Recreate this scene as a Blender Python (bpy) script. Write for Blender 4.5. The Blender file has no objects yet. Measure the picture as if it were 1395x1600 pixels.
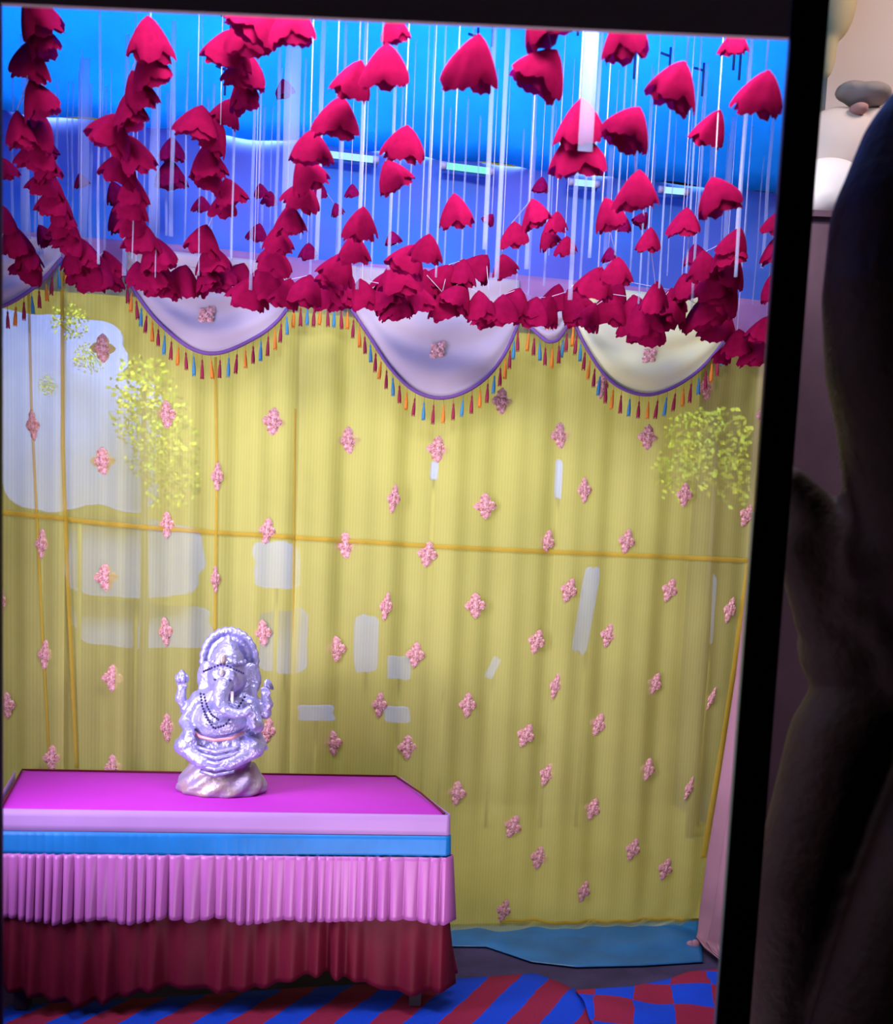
import bpy, bmesh, math, random
from mathutils import Vector, Matrix, noise
random.seed(7)
scene = bpy.context.scene
COL = scene.collection
PI = math.pi

# ------------------------------------------------------------------ camera
F = 1493.0                       # focal length in photo pixels (frame 1395 x 1600)
PX, PY = 697.5, 1040.0           # principal point
CAM_H = 1.66
_d = Vector(((20 - PX) / F, (16400 - PY) / F, 1.0)).normalized()      # world down in camera axes
_fw = (Vector((0, 0, 1)) - _d * _d.z).normalized()
_up = -_d
_rt = _fw.cross(_up)
CAM = Vector((0, 0, CAM_H))
def to_world(v): return Vector((_rt.dot(v), _fw.dot(v), _up.dot(v)))
cam_data = bpy.data.cameras.new('camera')
cam = bpy.data.objects.new('camera', cam_data); COL.objects.link(cam)
cx = to_world(Vector((1, 0, 0))); cy = to_world(Vector((0, -1, 0))); cz = to_world(Vector((0, 0, -1)))
M = Matrix.Identity(4)
for i in range(3):
    M[i][0], M[i][1], M[i][2], M[i][3] = cx[i], cy[i], cz[i], CAM[i]
cam.matrix_world = M
cam_data.sensor_fit = 'VERTICAL'; cam_data.sensor_height = 36.0
cam_data.lens = 36.0 * F / 1600.0
cam_data.shift_y = (PY - 800.0) / 1600.0
cam_data.clip_start = 0.05; cam_data.clip_end = 100
cam_data.dof.use_dof = True
cam_data.dof.focus_distance = 4.0
cam_data.dof.aperture_fstop = 2.1
scene.camera = cam

# ------------------------------------------------------------------ world and lights
w = bpy.data.worlds.new('world'); scene.world = w; w.use_nodes = True
w.node_tree.nodes['Background'].inputs[0].default_value = (0.62, 0.5, 0.5, 1)
w.node_tree.nodes['Background'].inputs[1].default_value = 0.012
scene.view_settings.view_transform = 'Standard'
scene.view_settings.look = 'None'
scene.view_settings.exposure = 0.0
scene.view_settings.gamma = 1.0
scene.view_settings.use_curve_mapping = False

def area(name, loc, target, sx, sy, power, color, spread=180):
    l = bpy.data.lights.new(name, 'AREA'); l.shape = 'RECTANGLE'; l.size = sx; l.size_y = sy
    l.energy = power; l.color = color; l.spread = math.radians(spread)
    o = bpy.data.objects.new(name, l); COL.objects.link(o); o.location = loc
    o.rotation_euler = (Vector(target) - Vector(loc)).to_track_quat('-Z', 'Y').to_euler()
    return o
area('stage_fill_top', (0.0, 2.5, 3.45), (0.0, 4.1, 1.4), 1.9, 0.4, 50, (1.0, 0.94, 0.95), 130)  # unseen fill added behind the top bezel to brighten the stage
area('stage_fill_left', (-1.72, 2.6, 1.8), (0.0, 4.05, 1.5), 0.5, 1.9, 36, (0.78, 0.72, 1.0), 116)  # added unseen fill; violet tint imitates the screen's viewing-angle cast
area('stage_fill_low', (0.15, 2.36, 0.22), (0.15, 4.1, 2.1), 1.5, 0.16, 16, (1.0, 0.86, 0.95), 130)  # added fill hidden below the opening, lifts flowers and curtain from underneath
area('daylight_over_tent', (-0.35, 3.25, 4.5), (-0.35, 3.26, 3.4), 2.9, 1.5, 300, (0.85, 0.95, 1.0))
area('daylight_behind_curtain', (-0.35, 4.75, 3.75), (-0.5, 6.3, 1.9), 3.6, 0.3, 135, (0.95, 0.97, 1.0))
area('far_room_fill', (3.0, 4.1, 5.2), (2.5, 5.4, 3.9), 1.0, 0.6, 42, (1.0, 0.90, 0.86))  # unseen fill added to brighten the room beyond the bezel

# ------------------------------------------------------------------ projection helpers (photo pixel -> place)
def ray(px, py): return to_world(Vector(((px - PX) / F, (py - PY) / F, 1.0)))
def at(px, py, Y):
    r = ray(px, py); return CAM + r * (Y / r.y)
def at_z(px, py, z):
    r = ray(px, py); return CAM + r * ((z - CAM_H) / r.z)
def at_plane(px, py, p, n):
    r = ray(px, py); return CAM + r * ((p - CAM).dot(n) / r.dot(n))

# ------------------------------------------------------------------ object helpers
def tag(o, label=None, cat=None, group=None, kind=None):
    if label: o['label'] = label
    if cat: o['category'] = cat
    if group: o['group'] = group
    if kind: o['kind'] = kind
    return o
def empty(name, loc, label=None, cat=None, group=None):
    o = bpy.data.objects.new(name, None); COL.objects.link(o); o.location = loc
    o.empty_display_size = 0.05
    return tag(o, label, cat, group)
def link(name, me, parent=None, loc=None):
    o = bpy.data.objects.new(name, me); COL.objects.link(o)
    if parent is not None:
        o.parent = parent
        if loc is None: o.matrix_parent_inverse = Matrix.Translation(-Vector(parent.location))
    if loc is not None: o.location = loc
    return o
class MB:
    def __init__(s): s.v = []; s.f = []; s.m = []
    def add(s, vs, fs, mi=0):
        b = len(s.v); s.v += [tuple(v) for v in vs]
        s.f += [tuple(i + b for i in f) for f in fs]; s.m += [mi] * len(fs); return s
    def grid(s, fn, nu, nv, mi=0, wrap=False):
        vs = [fn(i / nu, j / nv) for j in range(nv + 1) for i in range(nu + (0 if wrap else 1))]
        W = nu if wrap else nu + 1
        fs = [(j * W + i, j * W + (i + 1) % W, (j + 1) * W + (i + 1) % W, (j + 1) * W + i) for j in range(nv) for i in range(nu)]
        return s.add(vs, fs, mi)
    def box(s, c, d, mi=0, rot=None):
        c = Vector(c); hx, hy, hz = d[0] / 2, d[1] / 2, d[2] / 2
        vs = []
        for x, y, z in ((-1,-1,-1),(1,-1,-1),(1,1,-1),(-1,1,-1),(-1,-1,1),(1,-1,1),(1,1,1),(-1,1,1)):
            v = Vector((x * hx, y * hy, z * hz))
            if rot: v = rot @ v
            vs.append(c + v)
        return s.add(vs, [(0,3,2,1),(4,5,6,7),(0,1,5,4),(1,2,6,5),(2,3,7,6),(3,0,4,7)], mi)
    def tube(s, pts, rad, n=8, mi=0, cap=True):
        pts = [Vector(p) for p in pts]
        if not isinstance(rad, (list, tuple)): rad = [rad] * len(pts)
        base = len(s.v); prev = None
        for k, p in enumerate(pts):
            t = (pts[min(k + 1, len(pts) - 1)] - pts[max(k - 1, 0)])
            t = t.normalized() if t.length > 1e-9 else Vector((0, 0, 1))
            if prev is None:
                a = Vector((0, 1, 0)) if abs(t.y) < 0.9 else Vector((1, 0, 0))
            else: a = prev
            a = (a - t * a.dot(t)).normalized(); prev = a; b = t.cross(a)
            for i in range(n):
                th = 2 * PI * i / n
                s.v.append(tuple(p + (a * math.cos(th) + b * math.sin(th)) * rad[k]))
        for k in range(len(pts) - 1):
            for i in range(n):
                s.f.append((base + k*n + i, base + k*n + (i+1) % n, base + (k+1)*n + (i+1) % n, base + (k+1)*n + i)); s.m.append(mi)
        if cap:
            s.f.append(tuple(base + i for i in reversed(range(n)))); s.m.append(mi)
            e = base + (len(pts) - 1) * n
            s.f.append(tuple(e + i for i in range(n))); s.m.append(mi)
        return s
    def ball(s, c, r, nu=20, nv=12, mi=0, rot=None):
        c = Vector(c); r = Vector(r) if not isinstance(r, (int, float)) else Vector((r, r, r))
        def fn(u, v):
            th = 2 * PI * u; ph = PI * (0.003 + 0.994 * v)
            p = Vector((r.x * math.sin(ph) * math.cos(th), r.y * math.sin(ph) * math.sin(th), r.z * math.cos(ph)))
            if rot: p = rot @ p
            return c + p
        b = len(s.v)
        s.grid(fn, nu, nv, mi, wrap=True)
        s.f.append(tuple(b + i for i in range(nu))); s.m.append(mi)
        s.f.append(tuple(b + nv * nu + i for i in reversed(range(nu)))); s.m.append(mi)
        return s
    def chain(s, pts, rad, n=16, mi=0):
        """capsule chain: tube with ball joints, for voxel-joined bodies"""
        s.tube(pts, rad, n, mi)
        for p, r in zip(pts, rad): s.ball(p, r, n, 8, mi)
        return s
    def lathe(s, prof, c, n=32, mi=0, sy=1.0):
        c = Vector(c); b = len(s.v)
        s.grid(lambda u, v: c + Vector((prof[round(v * (len(prof) - 1))][0] * math.cos(2*PI*u), sy * prof[round(v * (len(prof) - 1))][0] * math.sin(2*PI*u), prof[round(v * (len(prof) - 1))][1])), n, len(prof) - 1, mi, wrap=True)
        s.f.append(tuple(b + i for i in reversed(range(n)))); s.m.append(mi)
        e = b + (len(prof) - 1) * n
        s.f.append(tuple(e + i for i in range(n))); s.m.append(mi)
        return s
    def mesh(s, name, mats, smooth=True):
        me = bpy.data.meshes.new(name); me.from_pydata(s.v, [], s.f)
        if not isinstance(mats, (list, tuple)): mats = [mats]
        for m in mats: me.materials.append(m)
        me.polygons.foreach_set('material_index', s.m)
        me.polygons.foreach_set('use_smooth', [smooth] * len(me.polygons))
        me.update(); bm = bmesh.new(); bm.from_mesh(me)
        bmesh.ops.recalc_face_normals(bm, faces=bm.faces); bm.to_mesh(me); bm.free()
        return me
    def build(s, name, mats, parent=None, smooth=True, loc=None):
        return link(name, s.mesh(name, mats, smooth), parent, loc)
def solid(o, t, offset=0.0):
    m = o.modifiers.new('solidify', 'SOLIDIFY'); m.thickness = t; m.offset = offset; return o
def voxel(o, size, it=6, fac=0.5):
    r = o.modifiers.new('remesh', 'REMESH'); r.mode = 'VOXEL'; r.voxel_size = size; r.use_smooth_shade = True
    if it:
        sm = o.modifiers.new('smooth', 'SMOOTH'); sm.iterations = it; sm.factor = fac
    return o

# ------------------------------------------------------------------ materials
def new_mat(name):
    m = bpy.data.materials.new(name); m.use_nodes = True
    nt = m.node_tree; nt.nodes.clear()
    out = nt.nodes.new('ShaderNodeOutputMaterial')
    return m, nt, out
def nd(nt, t, **kw):
    n = nt.nodes.new(t)
    for k, v in kw.items(): setattr(n, k, v)
    return n
def pbr(name, color, rough=0.7, metal=0.0, noise_amt=0.0, nscale=8.0, bump=0.0, bscale=60.0, spec=0.3, color2=None, sheen=0.0):
    m, nt, out = new_mat(name)
    b = nd(nt, 'ShaderNodeBsdfPrincipled')
    b.inputs['Roughness'].default_value = rough; b.inputs['Metallic'].default_value = metal
    b.inputs['Specular IOR Level'].default_value = spec
    b.inputs['Base Color'].default_value = (*color, 1)
    if sheen: b.inputs['Sheen Weight'].default_value = sheen
    tc = nd(nt, 'ShaderNodeTexCoord')
    if noise_amt or color2:
        n = nd(nt, 'ShaderNodeTexNoise'); n.inputs['Scale'].default_value = nscale; n.inputs['Detail'].default_value = 4
        nt.links.new(tc.outputs['Object'], n.inputs['Vector'])
        mx = nd(nt, 'ShaderNodeMix', data_type='RGBA')
        c2 = color2 or tuple(max(0, c * (1 - noise_amt)) for c in color)
        mx.inputs['A'].default_value = (*color, 1); mx.inputs['B'].default_value = (*c2, 1)
        rp = nd(nt, 'ShaderNodeMapRange'); rp.inputs['From Min'].default_value = 0.35; rp.inputs['From Max'].default_value = 0.65
        nt.links.new(n.outputs['Fac'], rp.inputs['Value'])
        nt.links.new(rp.outputs['Result'], mx.inputs['Factor'])
        nt.links.new(mx.outputs['Result'], b.inputs['Base Color'])
    if bump:
        n2 = nd(nt, 'ShaderNodeTexNoise'); n2.inputs['Scale'].default_value = bscale; n2.inputs['Detail'].default_value = 3
        nt.links.new(tc.outputs['Object'], n2.inputs['Vector'])
        bp = nd(nt, 'ShaderNodeBump'); bp.inputs['Strength'].default_value = bump; bp.inputs['Distance'].default_value = 0.01
        nt.links.new(n2.outputs['Fac'], bp.inputs['Height']); nt.links.new(bp.outputs['Normal'], b.inputs['Normal'])
    nt.links.new(b.outputs[0], out.inputs[0])
    return m
def cloth(name, color, trans=0.4, clear=0.0, noise_amt=0.1, nscale=4.0, tcolor=None, weave=0.0, color2=None):
    """diffuse + translucent fabric, optionally sheer (clear = share of light that passes straight through)"""
    m, nt, out = new_mat(name)
    tc = nd(nt, 'ShaderNodeTexCoord')
    n = nd(nt, 'ShaderNodeTexNoise'); n.inputs['Scale'].default_value = nscale; n.inputs['Detail'].default_value = 3
    nt.links.new(tc.outputs['Object'], n.inputs['Vector'])
    rp = nd(nt, 'ShaderNodeMapRange'); rp.inputs['From Min'].default_value = 0.35; rp.inputs['From Max'].default_value = 0.65
    nt.links.new(n.outputs['Fac'], rp.inputs['Value'])
    mx = nd(nt, 'ShaderNodeMix', data_type='RGBA')
    mx.inputs['A'].default_value = (*color, 1)
    mx.inputs['B'].default_value = (*(color2 or tuple(c * (1 - noise_amt) for c in color)), 1)
    nt.links.new(rp.outputs['Result'], mx.inputs['Factor'])
    colout = mx.outputs['Result']
    if weave:
        wv = nd(nt, 'ShaderNodeTexWave', wave_type='BANDS', bands_direction='X'); wv.inputs['Scale'].default_value = 24.0
        wv.inputs['Distortion'].default_value = 0.6; wv.inputs['Detail'].default_value = 1
        nt.links.new(tc.outputs['Object'], wv.inputs['Vector'])
        mr = nd(nt, 'ShaderNodeMapRange'); mr.inputs['To Min'].default_value = 1 - weave; mr.inputs['To Max'].default_value = 1 + weave
        nt.links.new(wv.outputs['Fac'], mr.inputs['Value'])
        mu = nd(nt, 'ShaderNodeMix', data_type='RGBA', blend_type='MULTIPLY'); mu.inputs['Factor'].default_value = 1
        nt.links.new(colout, mu.inputs['A']); nt.links.new(mr.outputs['Result'], mu.inputs['B'])
        colout = mu.outputs['Result']
    d = nd(nt, 'ShaderNodeBsdfDiffuse'); nt.links.new(colout, d.inputs['Color'])
    last = d
    if trans:
        t = nd(nt, 'ShaderNodeBsdfTranslucent')
        if tcolor: t.inputs['Color'].default_value = (*tcolor, 1)
        else: nt.links.new(colout, t.inputs['Color'])
        ms = nd(nt, 'ShaderNodeMixShader'); ms.inputs[0].default_value = trans
        nt.links.new(d.outputs[0], ms.inputs[1]); nt.links.new(t.outputs[0], ms.inputs[2]); last = ms
    if clear:
        tr = nd(nt, 'ShaderNodeBsdfTransparent')
        ms2 = nd(nt, 'ShaderNodeMixShader'); ms2.inputs[0].default_value = clear
        nt.links.new(last.outputs[0], ms2.inputs[1]); nt.links.new(tr.outputs[0], ms2.inputs[2]); last = ms2
    nt.links.new(last.outputs[0], out.inputs[0])
    return m
def emit(name, color, s):
    m, nt, out = new_mat(name); e = nd(nt, 'ShaderNodeEmission'); e.inputs[0].default_value = (*color, 1); e.inputs[1].default_value = s
    nt.links.new(e.outputs[0], out.inputs[0]); return m

MAT = dict(
    ceiling=cloth('blue_tent_cloth', (0.05, 0.44, 0.92), 0.5, 0, 0.14, 2.0),
    blue_wall=cloth('violet_blue_cloth', (0.17, 0.19, 0.78), 0.2, 0, 0, 1.6, color2=(0.06, 0.25, 0.84)),
    pink_band=cloth('mauve_cloth', (0.42, 0.22, 0.52), 0.2, 0, 0.15, 5),
    curtain=cloth('sheer_yellow', (0.65, 0.62, 0.20), 0.3, 0.42, 0.12, 2.2, weave=0.05),
    hem=cloth('golden_tape', (0.66, 0.46, 0.06), 0.3, 0.5, 0.1, 9),
    swag=cloth('pale_lilac_voile', (0.62, 0.53, 0.64), 0.3, 0.12, 0.1, 4),
    swag_cream=cloth('pale_cream_voile', (0.88, 0.86, 0.46), 0.3, 0.15, 0, 3, color2=(0.78, 0.80, 0.66)),
    braid=pbr('purple_braid', (0.16, 0.07, 0.26), 0.8, bump=0.4, bscale=200),
    tassel_red=pbr('maroon_silk', (0.30, 0.012, 0.05), 0.6, noise_amt=0.3, nscale=90),
    tassel_orange=pbr('orange_silk', (0.75, 0.22, 0.02), 0.6, noise_amt=0.3, nscale=90),
    tassel_teal=pbr('teal_silk', (0.05, 0.24, 0.42), 0.6, noise_amt=0.3, nscale=90),
    motif=pbr('pink_gold_thread', (0.88, 0.50, 0.56), 0.4, 0.0, bump=0.8, bscale=14, color2=(0.45, 0.16, 0.10), nscale=4.5, spec=0.6),
    flower=cloth('red_petal_cloth', (0.30, 0.005, 0.058), 0.2, 0, 0.2, 6, tcolor=(0.24, 0.003, 0.18)),
    flower_shaded=cloth('shaded_petal_cloth', (0.22, 0.004, 0.08), 0.25, 0, 0.3, 6),  # same petals in the back rows, their shade put into the colour
    thread=pbr('white_thread', (0.55, 0.5, 0.75), 0.5),
    ribbon=cloth('clear_white_ribbon', (0.55, 0.62, 0.95), 0.4, 0.72, 0.1, 6),
    magenta=pbr('magenta_satin', (0.38, 0.022, 0.37), 0.55, noise_amt=0.06, nscale=3, spec=0.2, bump=0.1, bscale=20),
    lilac=pbr('lilac_pink_satin', (0.34, 0.18, 0.44), 0.5, noise_amt=0.07, nscale=5, spec=0.3),
    blue_band=pbr('azure_satin', (0.006, 0.15, 0.46), 0.45, noise_amt=0.2, nscale=6, spec=0.3),
    skirt_pink=pbr('pink_satin', (0.38, 0.10, 0.36), 0.4, noise_amt=0.08, nscale=5, spec=0.5),
    skirt_maroon=pbr('maroon_satin', (0.115, 0.005, 0.020), 0.55, noise_amt=0.15, nscale=5, spec=0.15),
    silver=pbr('lavender_silver', (0.40, 0.38, 0.70), 0.34, 0.45, noise_amt=0.25, nscale=25, bump=0.6, bscale=60, spec=0.6),
    silver_warm=pbr('aged_silver', (0.34, 0.27, 0.46), 0.42, 0.3, bump=0.5, bscale=40, color2=(0.40, 0.30, 0.27), nscale=14, spec=0.6),
    copper=pbr('dull_copper', (0.60, 0.28, 0.30), 0.4, 0.3),
    bead=pbr('dark_beads', (0.03, 0.015, 0.09), 0.3),
    floor=pbr('dark_ground', (0.045, 0.03, 0.085), 0.85, noise_amt=0.4, nscale=6, bump=0.3, bscale=30),
    tarp=pbr('blue_tarpaulin', (0.008, 0.13, 0.34), 0.38, noise_amt=0.35, nscale=5, bump=0.25, bscale=14, spec=0.5),
    drape=cloth('dusty_pink_cloth', (0.50, 0.26, 0.34), 0.3, 0, 0.16, 4),
    bezel=pbr('black_bezel', (0.0015, 0.0015, 0.002), 0.35, spec=0.15),
    strip=pbr('unlit_screen_strip', (0.80, 0.66, 0.80), 0.5, spec=0.3),
    edge=pbr('pale_screen_edge', (0.10, 0.14, 0.13), 0.3),
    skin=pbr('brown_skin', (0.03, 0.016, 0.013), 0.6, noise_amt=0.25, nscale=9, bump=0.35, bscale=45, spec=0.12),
    hair=pbr('fine_hair', (0.25, 0.18, 0.16), 0.5),
    outside=pbr('olive_wall', (0.20, 0.17, 0.025), 0.9, color2=(0.28, 0.24, 0.05), nscale=1.2),
    board=pbr('pale_board', (0.24, 0.32, 0.78), 0.8, noise_amt=0.12, nscale=3),
    leaf=pbr('leaf_green', (0.30, 0.46, 0.04), 0.7, color2=(0.45, 0.48, 0.02), nscale=6),
    room_wall=pbr('beige_paint', (0.56, 0.42, 0.36), 0.9, color2=(0.60, 0.46, 0.42), nscale=0.8),
    ochre=pbr('ochre_cloth', (0.52, 0.38, 0.20), 0.9, noise_amt=0.2, nscale=2),
    bundle=pbr('beige_pink_cloth', (0.66, 0.50, 0.45), 0.9, noise_amt=0.08, nscale=3),
    cushion=pbr('blush_cloth', (0.74, 0.62, 0.62), 0.9, noise_amt=0.06, nscale=3),
    grey_bag=pbr('grey_felt', (0.30, 0.22, 0.19), 0.9, noise_amt=0.1, nscale=4),
    red_felt=pbr('red_felt', (0.42, 0.20, 0.18), 0.9),
    sofa=pbr('plum_fabric', (0.085, 0.04, 0.062), 0.9, noise_amt=0.25, nscale=3),
    wood=pbr('dark_wood', (0.02, 0.012, 0.02), 0.6),
    hook=pbr('dark_hook', (0.01, 0.05, 0.22), 0.5),
    glint_green=emit('seam_glow_green', (0.25, 0.95, 0.75), 1.1),  # emission imitates daylight coming through the seam gap
    glint_white=emit('seam_glow_white', (0.45, 0.85, 1.0), 1.1),  # paler emission for the same daylight gaps
)
def carpet_mat(name, ang, period, row):
    m, nt, out = new_mat(name)
    tc = nd(nt, 'ShaderNodeTexCoord')
    mp = nd(nt, 'ShaderNodeMapping'); mp.inputs['Rotation'].default_value = (0, 0, ang)
    nt.links.new(tc.outputs['Object'], mp.inputs['Vector'])
    wob = nd(nt, 'ShaderNodeTexNoise'); wob.inputs['Scale'].default_value = 9
    nt.links.new(tc.outputs['Object'], wob.inputs['Vector'])
    sx = nd(nt, 'ShaderNodeSeparateXYZ'); nt.links.new(mp.outputs[0], sx.inputs[0])
    def math_(op, a, b=None):
        n = nd(nt, 'ShaderNodeMath', operation=op)
        for i, x in enumerate((a, b)):
            if x is None: continue
            if isinstance(x, (int, float)): n.inputs[i].default_value = x
            else: nt.links.new(x, n.inputs[i])
        return n.outputs[0]
    xs = math_('ADD', sx.outputs[0], math_('MULTIPLY', wob.outputs['Fac'], 0.03))
    u = math_('DIVIDE', xs, period)
    if row:
        r = math_('FLOOR', math_('DIVIDE', sx.outputs[1], row))
        u = math_('ADD', u, math_('MULTIPLY', r, 0.5))
    fr = math_('FRACT', u)
    st = math_('GREATER_THAN', fr, 0.5)
    mx = nd(nt, 'ShaderNodeMix', data_type='RGBA')
    mx.inputs['A'].default_value = (0.004, 0.04, 0.42, 1); mx.inputs['B'].default_value = (0.20, 0.010, 0.040, 1)
    nt.links.new(st, mx.inputs['Factor'])
    b = nd(nt, 'ShaderNodeBsdfPrincipled'); b.inputs['Roughness'].default_value = 0.85; b.inputs['Specular IOR Level'].default_value = 0.15
    nt.links.new(mx.outputs['Result'], b.inputs['Base Color'])
    wv = nd(nt, 'ShaderNodeTexNoise'); wv.inputs['Scale'].default_value = 160
    nt.links.new(tc.outputs['Object'], wv.inputs['Vector'])
    bp = nd(nt, 'ShaderNodeBump'); bp.inputs['Strength'].default_value = 0.4; bp.inputs['Distance'].default_value = 0.004
    nt.links.new(wv.outputs['Fac'], bp.inputs['Height']); nt.links.new(bp.outputs['Normal'], b.inputs['Normal'])
    nt.links.new(b.outputs[0], out.inputs[0])
    return m

# ------------------------------------------------------------------ the setting
WA = at_z(725, 1455, 0.02); WB = at_z(1080, 1446, 0.02)
WU = (WB - WA); WU.z = 0; WU.normalize()
WN = Vector((WU.y, -WU.x, 0))                       # towards the viewer
if WN.y > 0: WN = -WN
WP = WA.copy()
def wall(px, py, off=0.0): return at_plane(px, py, WP + WN * off, WN)
def wuz(px, py):
    p = wall(px, py); return (p - WA).dot(WU), p.z
def wpt(u, z, off=0.0):
    p = WA + WU * u + WN * off; return Vector((p.x, p.y, z))
print('wall pts', wall(0, 900), wall(600, 900), wall(1190, 900))

# floor
fl = MB().box((0.7, 4.9, -0.03), (12, 12, 0.06)).build('floor', MAT['floor'], smooth=False); tag(fl, kind='structure')

# the upper blue cloth behind the curtain heads, and the sloping blue tent ceiling
TOPL, TOPR = 3.42, 3.46
def wall_top(u): return TOPL + (TOPR - TOPL) * (u + 1.6) / 2.8
U0, U1 = wuz(-260, 900)[0], wuz(1232, 500)[0]
ub = MB()
ub.grid(lambda a, b: wpt(U0 + (U1 - U0) * a, 2.74 + (wall_top(U0 + (U1 - U0) * a) - 2.74) * b, -0.10 + 0.012 * math.sin(a * 46 + math.sin(a * 9) * 2)), 120, 10)
bw = ub.build('wall_back', MAT['blue_wall']); solid(bw, 0.01); tag(bw, kind='structure')
CY0 = 2.36
def ceil_pt(a, b):
    u = U0 + (U1 - U0) * a
    back = wpt(u, wall_top(u), -0.09)
    frx = -1.95 + (0.84 + 1.95) * a
    front = Vector((frx, CY0, 3.92))
    p = back.lerp(front, b)
    p.z += -0.05 * math.sin(PI * b) + 0.010 * math.sin(a * 60)
    return p
ceil = MB().grid(ceil_pt, 100, 14).build('ceiling', MAT['ceiling']); solid(ceil, 0.008); tag(ceil, kind='structure')
def ceil_z(x, y):
    best = None
    t = (3.92 - 3.55); yb = WA.y + (x - WA.x) * WU.y / WU.x
    b = max(0, min(1, (yb - y) / (yb - CY0)))
    u = (x - WA.x) / WU.x
    return wall_top(u) * (1 - b) + 3.92 * b - 0.05 * math.sin(PI * b)
# small dark hooks that hold the hangings under the tent cloth
hk = MB().tube([(0, 0, 0.03), (0, 0, -0.09)], 0.0045, 6).tube([(0, 0, -0.0), (-0.035, 0, 0.012)], 0.004, 6).mesh('hook', MAT['hook'])
rs = random.Random(3)
for k in range(46):
    x = rs.uniform(0.0, 1.0) if k % 3 else rs.uniform(-1.2, 0)
    y = rs.uniform(2.75, 3.75)
    o = link('hook', hk, ceil, (x, y, ceil_z(x, y) - 0.01)); o.rotation_euler.z = rs.uniform(-0.3, 0.3)

# left cloth side of the tent (just outside the picture)
lw = MB().grid(lambda a, b: Vector((-1.98 + 0.02 * math.sin(a * 50), 2.45 + 1.55 * a, 0.0 + 3.6 * b)), 60, 6).build('wall_left', MAT['drape']); solid(lw, 0.01); tag(lw, kind='structure')
# what lies outside behind the sheer curtain
ow = MB().box(wpt(-0.75, 2.2, -2.4), (5.6, 0.06, 4.4), rot=Matrix.Rotation(math.atan2(WU.y, WU.x), 3, 'Z')).build('wall_outside', MAT['outside'], smooth=False); tag(ow, kind='structure')
go = MB().box(wpt(-0.75, 0.012, -1.23), (5.6, 2.3, 0.024), rot=Matrix.Rotation(math.atan2(WU.y, WU.x), 3, 'Z')).build('ground_outside', MAT['outside'], smooth=False); tag(go, kind='structure')
# the far room beyond the device
rw = MB().box((3.8, 5.75, 2.75), (3.6, 0.12, 5.5)).build('wall_far', MAT['room_wall'], smooth=False); tag(rw, kind='structure')

# ------------------------------------------------------------------ sheer yellow curtain panels
ZT = 2.80
EDGE = [(1212, 470), (1205, 560), (1190, 700), (1175, 860), (1150, 1050), (1125, 1200), (1102, 1330), (1086, 1435), (1060, 1447)]
edge_uz = [wuz(*e) for e in EDGE]
def right_edge_u(z):
    for (ua, za), (ub_, zb) in zip(edge_uz, edge_uz[1:]):
        if zb <= z <= za: return ub_ + (ua - ub_) * (z - zb) / (za - zb + 1e-9)
    return edge_uz[0][0] if z > edge_uz[0][1] else edge_uz[-1][0]
def fold(u, z, seed):
    g = 0.014 * math.sin(u * 21 + seed + 0.5 * math.sin(u * 6 + seed)) + 0.008 * math.sin(u * 47 + 1.7 * seed + 0.4 * z)
    lean = 1.0 + 0.5 * max(0, -u)                    # gathered tighter towards the left
    return g * lean + 0.010 * noise.noise(Vector((u * 3, z * 1.5, seed)))
def panel(name, x0, x1, seed, label, off, right=False):
    u0 = wuz(x0, 900)[0]; u1 = None if right else wuz(x1, 900)[0]
    root = empty(name, wpt(u0 if u1 is None else (u0 + u1) / 2, 0.0), label, 'curtain', None)
    def fn(a, b):
        z = 0.018 + (ZT - 0.018) * b
        ue = right_edge_u(z) if right else u1
        u = u0 + (ue - u0) * a
        zz = z
        if b == 0: zz = 0.018 + 0.012 * abs(math.sin(u * 9 + seed))
        return wpt(u, zz, off + fold(u, z, seed))
    width = (1.3 if right else u1 - u0)
    MB().grid(fn, max(30, int(width / 0.012)), 60).build('cloth', MAT['curtain'], root)
    return root, (lambda u, z: off + fold(u, z, seed))
def strip_px(root, surf, pts, halfw, name='hem', mat='hem', vertical=True):
    """a sewn tape that follows the curtain cloth"""
    m = MB(); uz = [wuz(*p) for p in pts]
    def fn(a, b):
        t = b * (len(uz) - 1); k = min(int(t), len(uz) - 2); f = t - k
        u = uz[k][0] + (uz[k+1][0] - uz[k][0]) * f; z = uz[k][1] + (uz[k+1][1] - uz[k][1]) * f
        if vertical: u += (a - 0.5) * 2 * halfw
        else: z += (a - 0.5) * 2 * halfw
        return wpt(u, z, surf(u, z) + 0.006)
    m.grid(fn, 2, 90); o = m.build(name, MAT[mat], root); solid(o, 0.002); return o
pa, sa = panel('curtain', -260, 104, 1.3, 'sheer yellow curtain panel at far left edge, behind table end', 0.004)
pb, sb = panel('curtain', 96, 470, 2.1, 'sheer yellow curtain panel directly behind the silver idol', 0.014)
pc, sc_ = panel('curtain', 455, 1200, 4.4, 'broad sheer yellow curtain panel right of the idol, reaching the floor', 0.004, right=True)
strip_px(pa, sa, [(45, 440), (50, 640), (58, 800), (68, 1000), (80, 1200)], 0.005)
strip_px(pa, sa, [(100, 430), (102, 700), (108, 900), (120, 1200)], 0.006)
strip_px(pb, sb, [(337, 560), (339, 740), (336, 985)], 0.006)
strip_px(pb, sb, [(461, 640), (459, 900), (459, 1195)], 0.004)
strip_px(pc, sc_, [(1172, 880), (1150, 1040), (1122, 1200), (1098, 1340)], 0.016)
strip_px(pa, sa, [(-200, 775), (0, 800), (104, 811)], 0.010, 'seam_tape', vertical=False)
strip_px(pb, sb, [(100, 811), (200, 822), (330, 832), (468, 840)], 0.010, 'seam_tape', vertical=False)
strip_px(pc, sc_, [(458, 840), (560, 846), (700, 855), (850, 862), (1000, 868), (1172, 876)], 0.010, 'seam_tape', vertical=False)
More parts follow.
